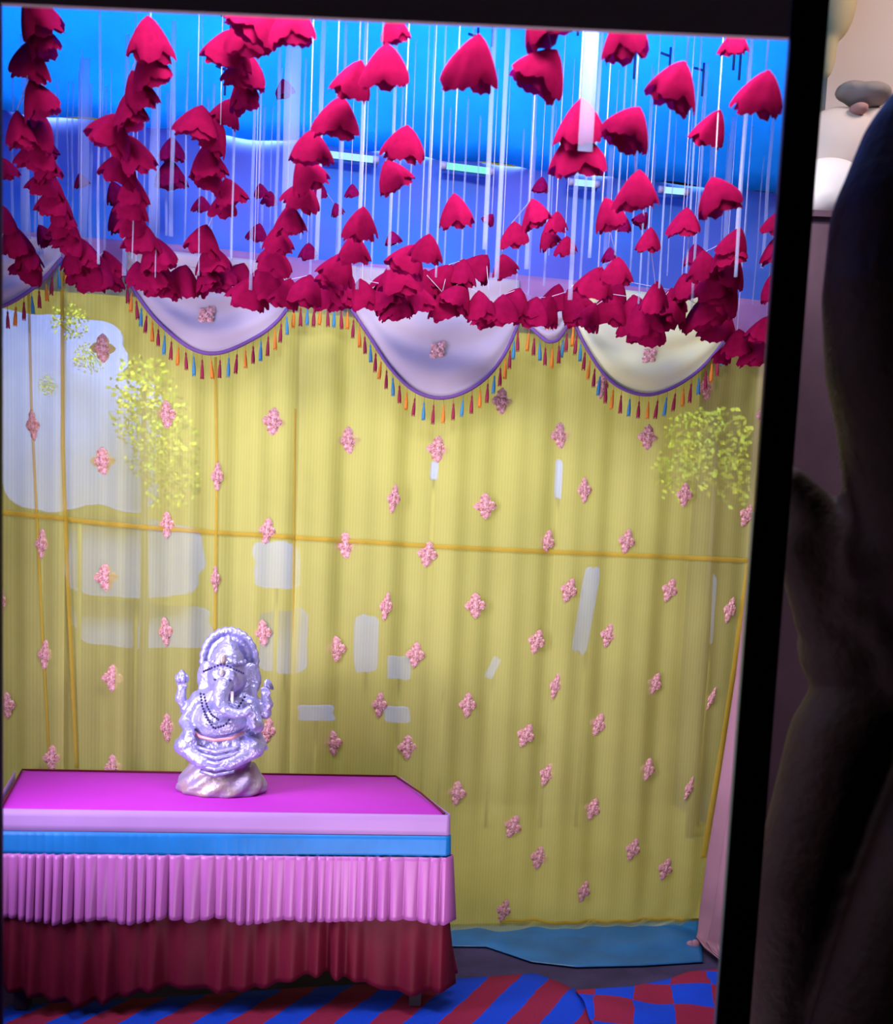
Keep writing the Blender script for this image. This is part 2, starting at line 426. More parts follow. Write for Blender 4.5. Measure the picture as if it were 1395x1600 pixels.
strip_px(pc, sc_, [(780, 1436), (900, 1440), (1065, 1434)], 0.008, 'bottom_hem', vertical=False)

# embroidered flower motifs, each a raised patch
def motif_mesh(k):
    m = MB(); r = random.Random(k)
    for q in range(4):
        a0 = PI / 2 * q + PI / 2
        L = (1.0 if q % 2 == 0 else 0.72)
        def fn(a, b, a0=a0, L=L):
            t = b; wd = 0.40 * math.sin(PI * (0.12 + 0.84 * t)) 
            x = 0.08 + L * t; y = (a - 0.5) * 2 * wd * (1 + 0.15 * math.sin(t * 19 + k))
            h = 0.16 * (1 - (2 * a - 1) ** 2) * math.sin(PI * min(1, t * 0.9 + 0.1)) + 0.02
            return Vector((x * math.cos(a0) - y * math.sin(a0), -h, x * math.sin(a0) + y * math.cos(a0)))
        m.grid(fn, 4, 6)
    m.ball((0, -0.12, 0), (0.26, 0.14, 0.26), 8, 5)
    for q in range(9):
        a = r.uniform(0, 2 * PI); d = r.uniform(0.2, 0.6)
        m.ball((d * math.cos(a) * 0.75, -0.15, d * math.sin(a)), 0.085, 6, 4)
    return m.mesh('motif', MAT['motif'], smooth=False)
mm = [motif_mesh(k) for k in range(3)]
MOT = [(160,543,34),(260,647,30),(427,660,34),(546,687,34),(684,702,36),(785,626,34),(877,680,34),(1010,684,34),(1104,606,30),(1192,650,26),
 (52,665,18),(160,720,34),(340,745,18),(614,780,20),(758,791,36),(912,766,24),(1070,773,28),(1170,805,28),(66,850,18),(260,820,24),(417,830,26),
 (541,852,36),(668,866,32),(855,847,26),(977,846,28),(165,902,34),(337,905,14),(602,947,20),(742,946,34),(886,922,28),(1047,922,28),(1140,953,22),
 (1,940,14),(258,987,22),(411,988,26),(525,1014,32),(649,1023,30),(837,1002,28),(952,993,28),(72,1022,20),(178,1058,30),(867,1071,20),(1023,1069,26),
 (1110,1092,12),(8,1103,24),(592,1100,24),(730,1101,28),(820,1148,30),(936,1133,30),(261,1137,22),(418,1140,26),(520,1161,30),(637,1168,32),
 (855,1210,26),(1011,1202,26),(85,1182,26),(180,1196,26),(713,1239,32),(927,1266,30),(1073,1230,14),(799,1290,32),(843,1341,32),(986,1325,26),
 (1038,1357,26),(911,1393,24),(785,1420,24),(939,603,20)]
for k, (x, y, wd) in enumerate(MOT):
    u, z = wuz(x, y)
    root, surf = (pa, sa) if x < 100 else (pb, sb) if x < 462 else (pc, sc_)
    p = wpt(u, z, surf(u, z) + 0.004)
    s = 4.2 / F
    o = link('motif', mm[k % 3], root, p - Vector(root.location))
    o.rotation_euler = (0, random.uniform(-0.12, 0.18) + (0.25 if x > 760 and y > 800 else 0), math.atan2(WU.y, WU.x))
    o.scale = (wd * s * 0.66, 0.05, (19 if wd > 22 else 21) * s)

# pale things outside, seen through the sheer cloth
BO = -1.7
def board(name, x0, y0, x1, y1, label, cat, mat='board', off=BO, lean=0.0):
    a = at_plane(x0, y1, WP + WN * off, WN); b = at_plane(x1, y0, WP + WN * off, WN)
    w_ = (b - a).dot(WU); h_ = b.z - a.z
    ang = math.atan2(WU.y, WU.x)
    c = (a + b) / 2
    root = empty(name, (c.x, c.y, c.z - h_ / 2), label, cat)
    R = Matrix.Rotation(ang, 3, 'Z') @ Matrix.Rotation(lean, 3, 'Y')
    m = MB(); pts = []; seed = x0 * 0.37 + y0 * 0.11
    for i in range(72):
        t = 2 * PI * i / 72; c_, s_ = math.cos(t), math.sin(t)
        k = 1 / (abs(c_) ** 7 + abs(s_) ** 7) ** (1 / 7)
        wob = 1 + 0.16 * noise.noise(Vector((c_ * 1.6, s_ * 1.6, seed))) + 0.05 * noise.noise(Vector((c_ * 5, s_ * 5, seed)))
        pts.append((w_ / 2 * k * c_ * wob, h_ / 2 * k * s_ * wob))
    N = len(pts)
    vs = [c + R @ Vector((x, -0.02, z)) for x, z in pts] + [c + R @ Vector((x, 0.02, z)) for x, z in pts]
    m.add(vs, [tuple(range(N)), tuple(reversed(range(N, 2*N)))] + [(i, (i+1) % N, N + (i+1) % N, N + i) for i in range(N)])
    m.build('panel', MAT[mat], root, smooth=False)
    g = at_plane((x0+x1)/2, y1, WP + WN * (off - 0.05), WN)
    MB().tube([(g.x, g.y, 0.0), (g.x, g.y, c.z)], 0.012, 6).build('post', MAT['outside'], root)
    return root
board('signboard', 0, 590, 250, 790, 'largest pale board seen through the curtain at upper left', 'board')
board('signboard', -60, 500, 190, 602, 'wide pale board above the largest one, seen through the curtain at upper left', 'board', off=BO-0.1)
board('signboard', 110, 815, 315, 930, 'pale board seen through the curtain just under the gold seam, left of the idol', 'board', off=BO-0.12)
board('signboard', 120, 945, 330, 1010, 'low wide pale board seen through the curtain left of the idol head', 'board', off=BO-0.22)
board('signboard', 395, 850, 470, 918, 'square pale board seen through the curtain up and right of the idol', 'board')
board('signboard', 405, 956, 484, 1050, 'pale square board seen through the curtain beside the idol halo', 'board', off=BO-0.2)
board('signboard', 465, 1103, 522, 1125, 'narrow flat pale board seen through the curtain right of the idol arm', 'board')
board('signboard', 551, 962, 592, 1050, 'small upright pale board seen through the curtain, right of the idol', 'board', off=BO-0.03)
board('signboard', 605, 1026, 643, 1060, 'small square pale board seen through the curtain near its centre', 'board', off=BO-0.03)
board('signboard', 600, 1105, 640, 1128, 'tiny flat pale board seen through the curtain above the table end', 'board')
board('pale_pole', 866, 720, 878, 780, 'short pale pole seen through the curtain under the gap of the two right swags', 'pole')
board('pale_pole', 672, 722, 684, 750, 'stubby pale pole seen through the curtain below the third swag', 'pole')
board('signboard', 645, 992, 740, 1075, 'wide faint board seen through the curtain right of the small square one', 'board', off=BO-0.3, mat='outside')
board('pale_pole', 900, 890, 930, 1020, 'thick pale pole seen through the curtain below the gold seam at right', 'pole', lean=0.12)
board('pale_pole', 1100, 900, 1118, 1010, 'faint upright pole seen through the curtain beside the right drape', 'pole')
board('pale_pole', 764, 1026, 776, 1060, 'slanted pale pole seen through the curtain at mid height', 'pole', lean=0.4)
def shrub(name, spots, label, mat='leaf', off=-1.5):
    c0 = at_plane(spots[0][0], spots[0][1], WP + WN * off, WN)
    root = empty(name, (c0.x, c0.y, 0), label, 'shrub')
    m = MB(); r = random.Random(len(spots))
    for (x, y, R) in spots:
        c = at_plane(x, y, WP + WN * off, WN); rr = R * 5.9 / F
        for i in range(210):
            d = Vector((r.gauss(0, 1), r.gauss(0, 1) * 0.5, r.gauss(0, 1))).normalized() * rr * r.random() ** 0.5
            p = c + d; t = Vector((r.uniform(-1, 1), r.uniform(-1, 1), r.uniform(-1, 0.4))).normalized(); s_ = t.cross(Vector((0, 1, 0.3))).normalized()
            L = rr * 0.2
            m.add([p, p + t * L * 0.5 + s_ * L * 0.28, p + t * L, p + t * L * 0.5 - s_ * L * 0.28], [(0, 1, 2, 3)])
    f_ = m.build('foliage', MAT[mat], root, smooth=False); f_['kind'] = 'stuff'
    MB().tube([(c0.x, c0.y, 0), (c0.x + 0.02, c0.y, c0.z * 0.5), (c0.x, c0.y, c0.z)], [0.03, 0.025, 0.012], 8).build('stem', MAT['wood'], root)
shrub('leafy_shrub', [(225, 600, 46), (250, 640, 42), (215, 650, 40), (262, 690, 46), (270, 750, 44), (140, 560, 22), (75, 602, 14), (240, 720, 36), (110, 500, 26)], 'green bush seen blurred through the curtain below the second swag')
shrub('leafy_shrub', [(1120, 690, 60), (1150, 740, 55), (1060, 740, 45), (1080, 680, 40)], 'yellow green bush seen through the curtain at upper right', off=-1.5)

# ------------------------------------------------------------------ mauve band, swags and tassels at the curtain head
bt = [(-260, 330), (0, 362), (100, 372), (300, 388), (500, 410), (800, 432), (1000, 452), (1215, 476)]
bb = [(-260, 372), (0, 405), (100, 412), (300, 432), (500, 478), (800, 498), (1000, 515), (1215, 545)]
bt_uz = [wuz(*p) for p in bt]; bb_uz = [wuz(*p) for p in bb]
def lerp_list(L, t):
    t *= len(L) - 1; k = min(int(t), len(L) - 2); f = t - k
    return L[k][0] + (L[k+1][0] - L[k][0]) * f, L[k][1] + (L[k+1][1] - L[k][1]) * f
def band_fn(a, b):
    u1, z1 = lerp_list(bt_uz, a); u2, z2 = lerp_list(bb_uz, a)
    return wpt(u1 + (u2 - u1) * b, z1 + (z2 - z1) * b, 0.030 + 0.008 * math.sin(a * 70) * b)
band = empty('valance_band', wpt(-0.3, 2.5, 0.04), 'long mauve cloth band along the top of the yellow curtain', 'valance')
solid(MB().grid(band_fn, 140, 6).build('cloth', MAT['pink_band'], band), 0.006)
def tassel_mesh(mat):
    m = MB()
    m.lathe([(0.03, 0.0), (0.10, -0.03), (0.15, -0.14), (0.11, -0.24), (0.17, -0.34), (0.24, -0.6), (0.27, -0.85), (0.25, -1.0)], (0, 0, 0), 8)
    for i in range(6):
        a = i * PI / 3; m.tube([(0.2*math.cos(a), 0.2*math.sin(a), -0.9), (0.24*math.cos(a), 0.24*math.sin(a), -1.1)], 0.05, 4)
    m.tube([(0, 0, 0.45), (0, 0, 0)], 0.03, 4)
    return m.mesh('tassel', mat)
TM = [tassel_mesh(MAT['tassel_red']), tassel_mesh(MAT['tassel_orange']), tassel_mesh(MAT['tassel_red']), tassel_mesh(MAT['tassel_teal'])]
tk = [0]
def hang_tassels(root, pts, n, drop=11, length=26, off=0.09):
    seg = [0]
    for a, b in zip(pts, pts[1:]): seg.append(seg[-1] + math.dist(a, b))
    for i in range(n):
        d = seg[-1] * (i + 0.5) / n
        k = max(j for j in range(len(pts) - 1) if seg[j] <= d); f = (d - seg[k]) / (seg[k+1] - seg[k])
        x = pts[k][0] + (pts[k+1][0] - pts[k][0]) * f; y = pts[k][1] + (pts[k+1][1] - pts[k][1]) * f
        p = wall(x, y + drop, off); L = length * p.y / F
        o = link('tassel', TM[tk[0] % 4], root, p - Vector(root.location)); tk[0] += 1
        o.scale = (L * 0.42, L * 0.42, L * random.uniform(0.9, 1.05)); o.rotation_euler = (0, random.uniform(-0.10, 0.10), random.uniform(0, 3))
def smooth_pts(pts, n):
    out = []
    for i in range(n + 1):
        t = i / n * (len(pts) - 1); k = min(int(t), len(pts) - 2); f = t - k
        p0, p1, p2, p3 = pts[max(k-1, 0)], pts[k], pts[k+1], pts[min(k+2, len(pts)-1)]
        q = []
        for c in (0, 1):
            q.append(0.5 * ((2*p1[c]) + (-p0[c]+p2[c])*f + (2*p0[c]-5*p1[c]+4*p2[c]-p3[c])*f*f + (-p0[c]+3*p1[c]-3*p2[c]+p3[c])*f**3))
        out.append(tuple(q))
    return out
def swag(curve, top, label, mat, ntas):
    cp = smooth_pts(curve, 48)
    mid = curve[len(curve) // 2]
    root = empty('swag', wall(mid[0], mid[1], 0.05), label, 'swag')
    tp = smooth_pts(top, 48)
    def off(a, b): return 0.05 + 0.07 * math.sin(PI * a) ** 0.7 * (0.35 + 0.65 * b) + 0.012 * math.sin(b * 17 + 0.6) * math.sin(PI * a)
    def fn(a, b):
        k = round(a * 48); x = tp[k][0] + (cp[k][0] - tp[k][0]) * b; y = tp[k][1] + (cp[k][1] - tp[k][1]) * b
        return wall(x, y, off(a, b))
    solid(MB().grid(fn, 48, 28).build('cloth', MAT[mat], root), 0.004)
    MB().tube([wall(x, y, off(i / 48, 1) + 0.006) for i, (x, y) in enumerate(cp)], 0.0075, 8).build('braid', MAT['braid'], root)
    hang_tassels(root, cp, ntas)
    # two small embroidered sprigs lying in the folds
    for (fx, fy) in ((0.5, 0.62),):
        p = fn(fx, fy) + WN * 0.012
        o = link('motif', mm[1], root, p - Vector(root.location)); o.scale = (0.045, 0.04, 0.045); o.rotation_euler = (0, 0.7, math.atan2(WU.y, WU.x))
    return root
swag([(-190, 395), (-150, 450), (-90, 490), (-30, 487), (10, 476), (45, 455), (72, 432), (96, 404)], [(-190, 345), (96, 375)], 'pale lilac swag cut off by the left picture edge', 'swag', 24)
swag([(196, 428), (215, 462), (250, 506), (300, 545), (345, 551), (400, 527), (432, 503), (452, 478)], [(196, 385), (452, 412)], 'pale lilac swag hanging above the silver idol', 'swag', 24)
swag([(548, 482), (580, 530), (610, 575), (645, 609), (685, 622), (725, 613), (762, 588), (790, 550), (812, 500)], [(548, 415), (812, 438)], 'deepest pale lilac swag, at the middle of the curtain head', 'swag', 25)
swag([(893, 492), (910, 532), (940, 580), (970, 606), (1010, 617), (1050, 606), (1090, 580), (1122, 545), (1142, 515)], [(893, 445), (1142, 470)], 'cream yellow swag at right, nearest the black bezel', 'swag_cream', 24)
sm = swag([(822, 505), (838, 520), (852, 532), (862, 534), (872, 530), (882, 516), (888, 504)], [(822, 470), (888, 476)], 'tiny lilac swag between the middle swag and the cream one', 'swag', 8)
for pts, n in (([(98, 404), (120, 412), (160, 416), (196, 424)], 8), ([(454, 478), (490, 476), (520, 478), (548, 484)], 9), ([(1150, 520), (1180, 536), (1205, 545)], 5)):
    hang_tassels(band, pts, n, drop=4, off=0.06)

# ------------------------------------------------------------------ red cloth flowers on garlands
def flower_mesh(k, mat):
    """cloth flower hung upside down: folded peak, flaring lobed and frayed hem"""
    r = random.Random(100 + k); m = MB(); lob = [3, 4, 3, 5, 4, 3][k % 6]; ph = r.uniform(0, 6)
    deep = r.uniform(0.16, 0.26); flat = r.uniform(0.5, 0.72); peak = r.uniform(-0.10, 0.10)
    def fn(a, b, sc=1.0, rot=0.0, dz=0.0):
        th = 2 * PI * a
        lobe = abs(math.sin(lob * th / 2 + ph + rot)) ** 0.7
        R = 0.54 * sc * (0.10 + 0.90 * (b ** 0.82)) * (1 + 0.20 * b * b * (lobe - 0.6))
        R *= 1 - 0.10 * b ** 6
        z = -0.60 * b ** 1.1 - deep * b ** 2 * (lobe - 0.35) + 0.020 * math.sin(15 * th + k) * b ** 8 + 0.010 * math.sin(37 * th) * b ** 10 + dz
        R += 0.035 * math.sin(5 * th + ph) * b
        return Vector((R * math.cos(th) + peak * (1 - b), R * flat * math.sin(th), z))
    m.grid(lambda a, b: fn(a, b), 60, 9, wrap=True)
    m.grid(lambda a, b: fn(a, b, 0.80, 1.1, -0.07), 44, 6, wrap=True)
    m.ball((peak, 0, -0.01), (0.055, 0.04, 0.04), 8, 5)
    return m.mesh('flower', mat)
FM = [flower_mesh(k, MAT['flower']) for k in range(6)]
FD = [flower_mesh(k, MAT['flower_shaded']) for k in range(2)]
def strand(label, pts, y0, y1, group=None, dark=False, name='flower_garland', top=True, r=random.Random(5)):
    P = []
    for i, (x, y, wd) in enumerate(pts):
        t = i / max(1, len(pts) - 1); Y = y0 + (y1 - y0) * t
        lim = wall(x, 500, 0.18).y
        P.append((at(x, y, min(Y, lim)), wd))
    head = P[0][0] + Vector((0, 0, 0.0))
    zc = ceil_z(head.x, head.y)
    root = empty(name, (head.x, head.y, zc), label, 'garland', group)
    for (p, wd) in P:
        S = wd * p.y / F
        k = r.randrange(6)
        o = link('flower', (FD if dark else FM)[k % (2 if dark else 6)], root, p + Vector((0, 0, 0.46 * S)) - Vector(root.location))
        e = r.uniform(-0.9, 0.9); tl = r.uniform(-0.38, 0.38)
        o.rotation_euler = (r.uniform(0.22, 0.62), tl, e); o.scale = (S * r.uniform(0.98, 1.12), S * 0.95, S * r.uniform(0.9, 1.05))
    segs = []; cur = []
    for (p, wd), (x, y, _) in zip(P, pts):
        q = p + Vector((0, 0, 0.44 * wd * p.y / F))
        if cur and abs(x - px_) < 34 and y > py_: cur += [q]
        else:
            if cur: segs.append(cur)
            cur = [Vector((q.x, q.y, ceil_z(q.x, q.y) - 0.002)), q] if (not cur or name != 'border_garland') else [cur[-1], q]
        px_, py_ = x, y
    segs.append(cur)
    for c_ in segs: MB().tube(c_, 0.0013, 5).build('thread', MAT['thread'], root)
    return root
G = strand
G('crowded red garland hanging at the far left, from the top edge down', [(45,28,70),(45,62,64),(45,100,68),(42,165,68),(25,205,60),(66,214,62),(58,245,58),(66,268,50),(74,292,52),(85,318,52),(92,338,46),(100,358,48),(115,382,48)], 2.9, 3.6)
G('red garland running off the left picture edge above the cut-off swag', [(0,268,42),(0,345,46),(14,378,54),(36,402,56),(52,424,50)], 3.4, 3.7)
G('crowded red garland, second from the left, ending at the second swag', [(235,65,74),(218,112,64),(203,145,64),(195,180,62),(190,216,66),(200,245,62),(198,272,62),(204,300,50),(208,325,50),(206,350,48),(222,378,56),(232,404,64),(244,432,66)], 2.9, 3.65)
G('red garland looping from top edge at the third place from left', [(448,36,72),(415,38,80),(380,52,70),(360,82,70),(384,118,62),(372,152,62),(358,180,50)], 2.75, 3.3)
G('short red garland zigzagging under the third one, over the second swag', [(308,196,62),(344,222,54),(318,255,54),(336,282,50),(350,305,50),(345,325,46),(325,380,54),(323,410,52)], 3.2, 3.65)
G('red garland slanting from upper middle down to the gap between two lilac swags', [(596,108,74),(560,132,72),(525,186,68),(484,236,64),(465,278,62),(474,312,56),(448,348,54),(430,380,52),(432,412,56),(420,440,60)], 2.75, 3.65)
G('short red garland of five flowers left of the deepest swag', [(632,228,62),(600,280,54),(564,354,60),(550,392,52),(538,424,60),(525,440,50)], 3.0, 3.65)
G('single large red cloth flower near the top middle', [(738,102,90)], 2.62, 2.62)
G('red garland of four flowers slanting down onto the deepest swag', [(706,334,60),(668,392,52),(645,412,60),(622,438,64)], 3.1, 3.6)
G('small red flower hanging at the top edge right of the looping garland', [(611,46,48)], 2.8, 2.8)
G('pair of large red flowers hanging at top, right of the single one', [(842,36,80),(860,120,88)], 2.62, 2.66)
G('pair of overlapping red flowers cut by a wide white ribbon', [(903,198,82),(902,246,80)], 2.9, 2.95)
G('red flower half hidden by the top strip, right of middle', [(976,54,80)], 2.6, 2.6)
G('strand of two heart-shaped red flowers in the middle of the right half', [(990,204,76),(990,304,72)], 2.75, 2.9)
G('tilted red flower between two strands at upper right', [(1070,140,78)], 2.65, 2.65)
G('strand of two heart-shaped red flowers second from the right bezel', [(1120,204,62),(1114,312,70)], 2.95, 2.85)
G('narrow red flower at the top right, under the dark strip', [(1146,70,46)], 2.8, 2.8)
G('red flower touching the right bezel near the top', [(1194,150,76)], 2.65, 2.65)
G('strand of small red flowers above the tiny swag', [(826,338,48),(798,370,44),(782,418,40)], 3.3, 3.6)
G('strand of small red flowers left of the cream swag', [(940,340,56),(962,428,52),(934,446,58)], 3.2, 3.65)
G('strand of small red flowers above the cream swag', [(1066,350,48),(1012,378,44),(1022,470,58),(1000,500,64),(1012,522,58)], 3.4, 3.85)
G('dense red garland bunch at lower right beside the bezel', [(1150,382,52),(1128,404,52),(1100,418,52),(1145,430,60),(1112,448,56),(1140,470,62),(1110,486,66),(1064,455,52),(1060,490,62),(1085,500,56),(1128,512,58)], 3.5, 3.95)
G('red garland end hanging lowest at right, against the bezel', [(1212,350,38),(1205,395,44),(1200,455,46),(1196,518,48),(1150,540,50),(1178,552,54),(1135,558,40)], 3.6, 4.0)
G('short strand of dark red flowers above the tiny swag', [(868,350,38),(848,378,36),(882,388,36)], 3.5, 3.7)
B = lambda lab, pts, y=3.66: strand(lab, pts, y, y + 0.12, name='border_garland')
B('thick red border garland over the gap left of the second swag', [(126,402,56),(112,410,50),(132,428,66),(150,432,64),(162,418,50)])
B('thick red border garland along the top of the second swag', [(212,432,46),(230,440,60),(255,446,56),(285,440,54),(312,444,52),(345,438,44),(376,434,48)])
B('thick red border garland between second and deepest swags', [(396,462,60),(425,455,60),(452,464,58),(478,460,62),(502,466,58),(522,462,54),(510,440,52),(545,455,50)])
B('thick red border garland along the top of the deepest swag', [(565,462,52),(592,468,54),(614,486,48),(640,472,60),(628,446,62),(660,452,60),(690,480,50),(700,440,56),(722,430,50),(722,470,56),(745,482,54),(764,496,50),(758,424,52)], 3.72)
B('thick red border garland over the tiny swag', [(780,488,54),(808,480,60),(832,492,56),(858,492,60),(884,482,56),(902,496,50),(868,468,48)], 3.8)
B('thick red border garland along the top of the cream swag', [(930,500,50),(955,486,56),(985,492,60),(1008,512,64),(1030,498,56),(1045,476,50),(965,462,52)], 3.86)
DS = [([(265,235,40),(262,275,50)], 'pair of large dark red flowers deep behind, right of the second garland'),
 ([(70,236,36)], 'dark red flower just right of the far left garland'),
 ([(172,306,42),(178,345,46)], 'pair of dark red flowers deep behind, left of the second garland'),
 ([(160,205,30)], 'dark red flower deep behind, upper left of the second garland'),
 ([(122,285,26)], 'small dark red flower deep between the first two garlands'),
 ([(312,322,30)], 'dark red flower deep behind, left of the short zigzag garland'),
 ([(405,300,26),(420,312,26)], 'two small dark red flowers deep behind, right of the zigzag garland'),
 ([(402,365,32)], 'dark red flower low behind, left of the slanting garland'),
 ([(500,300,26),(522,330,24)], 'two small dark red flowers deep behind, right of the slanting garland'),
 ([(548,300,24)], 'small dark red flower under the pair of flowers left of the deepest swag'),
 ([(480,395,30)], 'dark red flower low behind, right of the slanting garland'),
 ([(610,375,26)], 'small dark red flower above the left side of the deepest swag'),
 ([(845,290,26)], 'small dark red flower deep behind, left of the ribbon-cut pair'),
 ([(1008,345,28)], 'small dark red flower right under the two heart-shaped flowers'),
 ([(1082,400,36)], 'dark red flower deep behind the lower right bunch'),
 ([(950,400,26)], 'small dark red flower low above the left end of the cream swag'),
 ([(975,352,26)], 'small dark red flower deep behind, left of the heart-shaped strand'),
 ([(60,370,34)], 'dark red flower low behind the far left garland'),
 ([(768,345,22)], 'tiny dark red flower deep above the right side of the deepest swag'),
 ([(440,140,30)], 'dark red flower beside the broad ribbon left of the slanting garland')]
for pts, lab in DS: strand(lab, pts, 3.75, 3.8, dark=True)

# ------------------------------------------------------------------ white ribbons hanging between the flowers
def ribbon(x, ybot, wd, Y, label, group=None, twist=0.3):
    Y = min(Y, wall(x, 500, 0.14).y)
    p = at(x, ybot, Y); zt = ceil_z(p.x, p.y) + 0.002; W = wd * Y / F
    m = MB()
    def fn(a, b):
        z = p.z + (zt - p.z) * b; t = twist * math.sin(b * 5 + x)
        dx = (a - 0.5) * W
        return Vector((p.x + dx * math.cos(t), p.y + dx * math.sin(t) + 0.006 * math.sin(b * 9 + x), z))
    m.grid(fn, 2, 24)
    o = m.build('ribbon', MAT['ribbon']); solid(o, 0.0012)
    return tag(o, label, 'ribbon', group)
ribbon(914, 236, 22, 2.8, 'broad white ribbon with a cut end over the paired red flowers')
ribbon(452, 330, 24, 3.5, 'broad white ribbon left of the slanting garland')
ribbon(240, 395, 16, 3.6, 'broad pale ribbon right of the second garland')
ribbon(40, 372, 14, 3.6, 'broad pale ribbon beside the far left garland')
ribbon(130, 385, 15, 3.7, 'broad pale ribbon between the first two garlands')
rr = random.Random(11)
for k in range(72):
    x = 12 + (1205 - 12) * (k + rr.random()) / 72
    yb = 395 + 60 * x / 1200 + rr.uniform(-45, 40)
    ribbon(x, yb, rr.choice([2, 3, 3, 4, 5, 7]), rr.uniform(3.35, 4.3), 'thin white ribbon hanging among the red garlands', 'thin white ribbons')
# added emissive strips imitating daylight gaps in the seam of tent roof and wall
def seam_glint(x0, y0, x1, y1, mat, label):
    a = wall(x0, y0, 0.0); b = wall(x1, y1, 0.0); c = (a + b) / 2
    root = empty('seam_glint', c, label, 'light gap')
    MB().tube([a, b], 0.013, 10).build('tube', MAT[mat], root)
    d = (b - a).normalized()
    for q, s_ in ((a, 1), (b, -1)): MB().tube([q - d * 0.004 * s_, q + d * 0.02 * s_], 0.015, 10).build('glint_end', MAT['thread'], root)
    MB().tube([a - WN * 0.03, b - WN * 0.03], 0.02, 8).build('glint_backing', MAT['blue_wall'], root)
seam_glint(690, 258, 770, 268, 'glint_green', 'glowing greenish strip standing in for the light gap at the roof seam, middle')
seam_glint(505, 240, 590, 250, 'glint_white', 'glowing strip standing in for the light gap at the roof seam, left of the greenish one')
seam_glint(890, 284, 935, 288, 'glint_white', 'short glowing strip standing in for the light gap behind the paired red flowers')
seam_glint(1030, 296, 1075, 300, 'glint_white', 'short glowing strip standing in for the light gap at the roof seam near the right bezel')

# ------------------------------------------------------------------ draped table
TZ = 0.78
c_fl, c_fr, c_br, c_bl = at_z(2, 1262, TZ), at_z(694, 1272, TZ), at_z(618, 1214, TZ), at_z(35, 1204, TZ)
table = empty('skirted_table', ((c_fl.x + c_br.x) / 2, (c_fl.y + c_br.y) / 2, 0), 'long table draped in magenta with pleated pink and maroon skirt', 'table')
print('table', c_fl, c_fr, c_br, c_bl)
def table_ring(n_each, inset=0.0, seq=True):
    """front-left -> front-right -> back-right -> back-left, rounded corners"""
    cs = [c_fl, c_fr, c_br, c_bl]; out = []
    for i in range(4):
        a, b = cs[i], cs[(i + 1) % 4]
        for k in range(n_each): out.append(a.lerp(b, k / n_each))
    return out
cen = (c_fl + c_fr + c_br + c_bl) / 4
def slab(zt, zb, grow, name, mat, sag=0.0):
    cs = [c + (c - cen).normalized() * grow for c in (c_fl, c_fr, c_br, c_bl)]
    m = MB(); N = 24; top = []
    for i in range(4):
        a, b = cs[i], cs[(i + 1) % 4]; prev = cs[i - 1]
        r = 0.03
        p0 = a + (prev - a).normalized() * r; p1 = a + (b - a).normalized() * r
        for k in range(6):
            t = k / 5; q = p0.lerp(a, t).lerp(a.lerp(p1, t), t); top.append(Vector((q.x, q.y, zt)))
    n = len(top)
    lo = [Vector((p.x, p.y, zb)) for p in top]
    mid = [Vector((p.x, p.y, zt - 0.006)) + (Vector((p.x, p.y, 0)) - Vector((cen.x, cen.y, 0))).normalized() * 0.006 for p in top]
    lo = [Vector((p.x, p.y, zb)) for p in mid]
    m.add(top + mid + lo, [tuple(range(n))] + [(i, (i+1) % n, n + (i+1) % n, n + i) for i in range(n)] + [(n + i, n + (i+1) % n, 2*n + (i+1) % n, 2*n + i) for i in range(n)] + [tuple(reversed(range(2*n, 3*n)))])
    return m.build(name, MAT[mat], table)
slab(TZ, TZ - 0.035, 0.0, 'cover', 'magenta')
# cords along the top edge
MB().tube([c_br + Vector((0, 0, .004)), c_br.lerp(c_fr, 0.5) + Vector((0.012, 0, .004)), c_fr + Vector((0, 0, .003))], 0.004, 6).tube([c_bl + Vector((0, 0, .004)), c_fl + Vector((0, 0, .004))], 0.004, 6).tube([c_bl + Vector((0, 0, .004)), c_br + Vector((0, 0, .004))], 0.004, 6).build('edge_piping', MAT['skirt_maroon'], table)
fdir = (c_fr - c_fl).normalized(); fn_ = Vector((fdir.y, -fdir.x, 0)).normalized()
if fn_.y > 0: fn_ = -fn_
FL = c_fl - fdir * 0.02; FR = c_fr + fdir * 0.014; WID = (FR - FL).length
rdir = (c_br - c_fr).normalized(); rdir.z = 0; ldir = (c_bl - c_fl).normalized(); ldir.z = 0
def skirt_path(s):
    """s: 0..1 runs left side, front, right side of the table"""
    L1 = (c_bl - c_fl).length; L2 = WID; L3 = (c_br - c_fr).length; d = s * (L1 + L2 + L3)
    if d < L1: return FL + ldir * (L1 - d), Vector((-ldir.y, ldir.x, 0)), d
    if d < L1 + L2: return FL + fdir * (d - L1), fn_, d
    return FR + rdir * (d - L1 - L2), Vector((rdir.y, -rdir.x, 0)), d
def out_of(n, p):
    return n if n.dot(p - Vector((cen.x, cen.y, p.z))) > 0 else -n
def front_z(y_left, y_right, s_front):
    return y_left + (y_right - y_left) * s_front
def zfront(py):      # height of a pixel row at the front plane
    return at_plane(350, py, FL, fn_).z
z_band0, z_band1, z_blue1, z_pink1, z_mar1 = TZ - 0.001, zfront(1302), zfront(1336), zfront(1432), zfront(1542)
print('table heights', z_band1, z_blue1, z_pink1, z_mar1)
NS = 900
rp = random.Random(21)
def pleat(d, depth, fr=1.0):
    ph = (d * 84 + 1.9 * math.sin(d * 7.3) + 1.1 * math.sin(d * 17.1)) * fr
    v = math.sin(ph); amp = 0.75 + 0.9 * noise.noise(Vector((d * 9, 2.2 * fr, 0.5)))
    w_ = (2 * abs(v) ** 0.6 - 1) if fr > 0.8 else math.sin(ph * 1.6)
    return depth * amp * (w_ + 0.35 * math.sin(ph * 0.63 + 1))
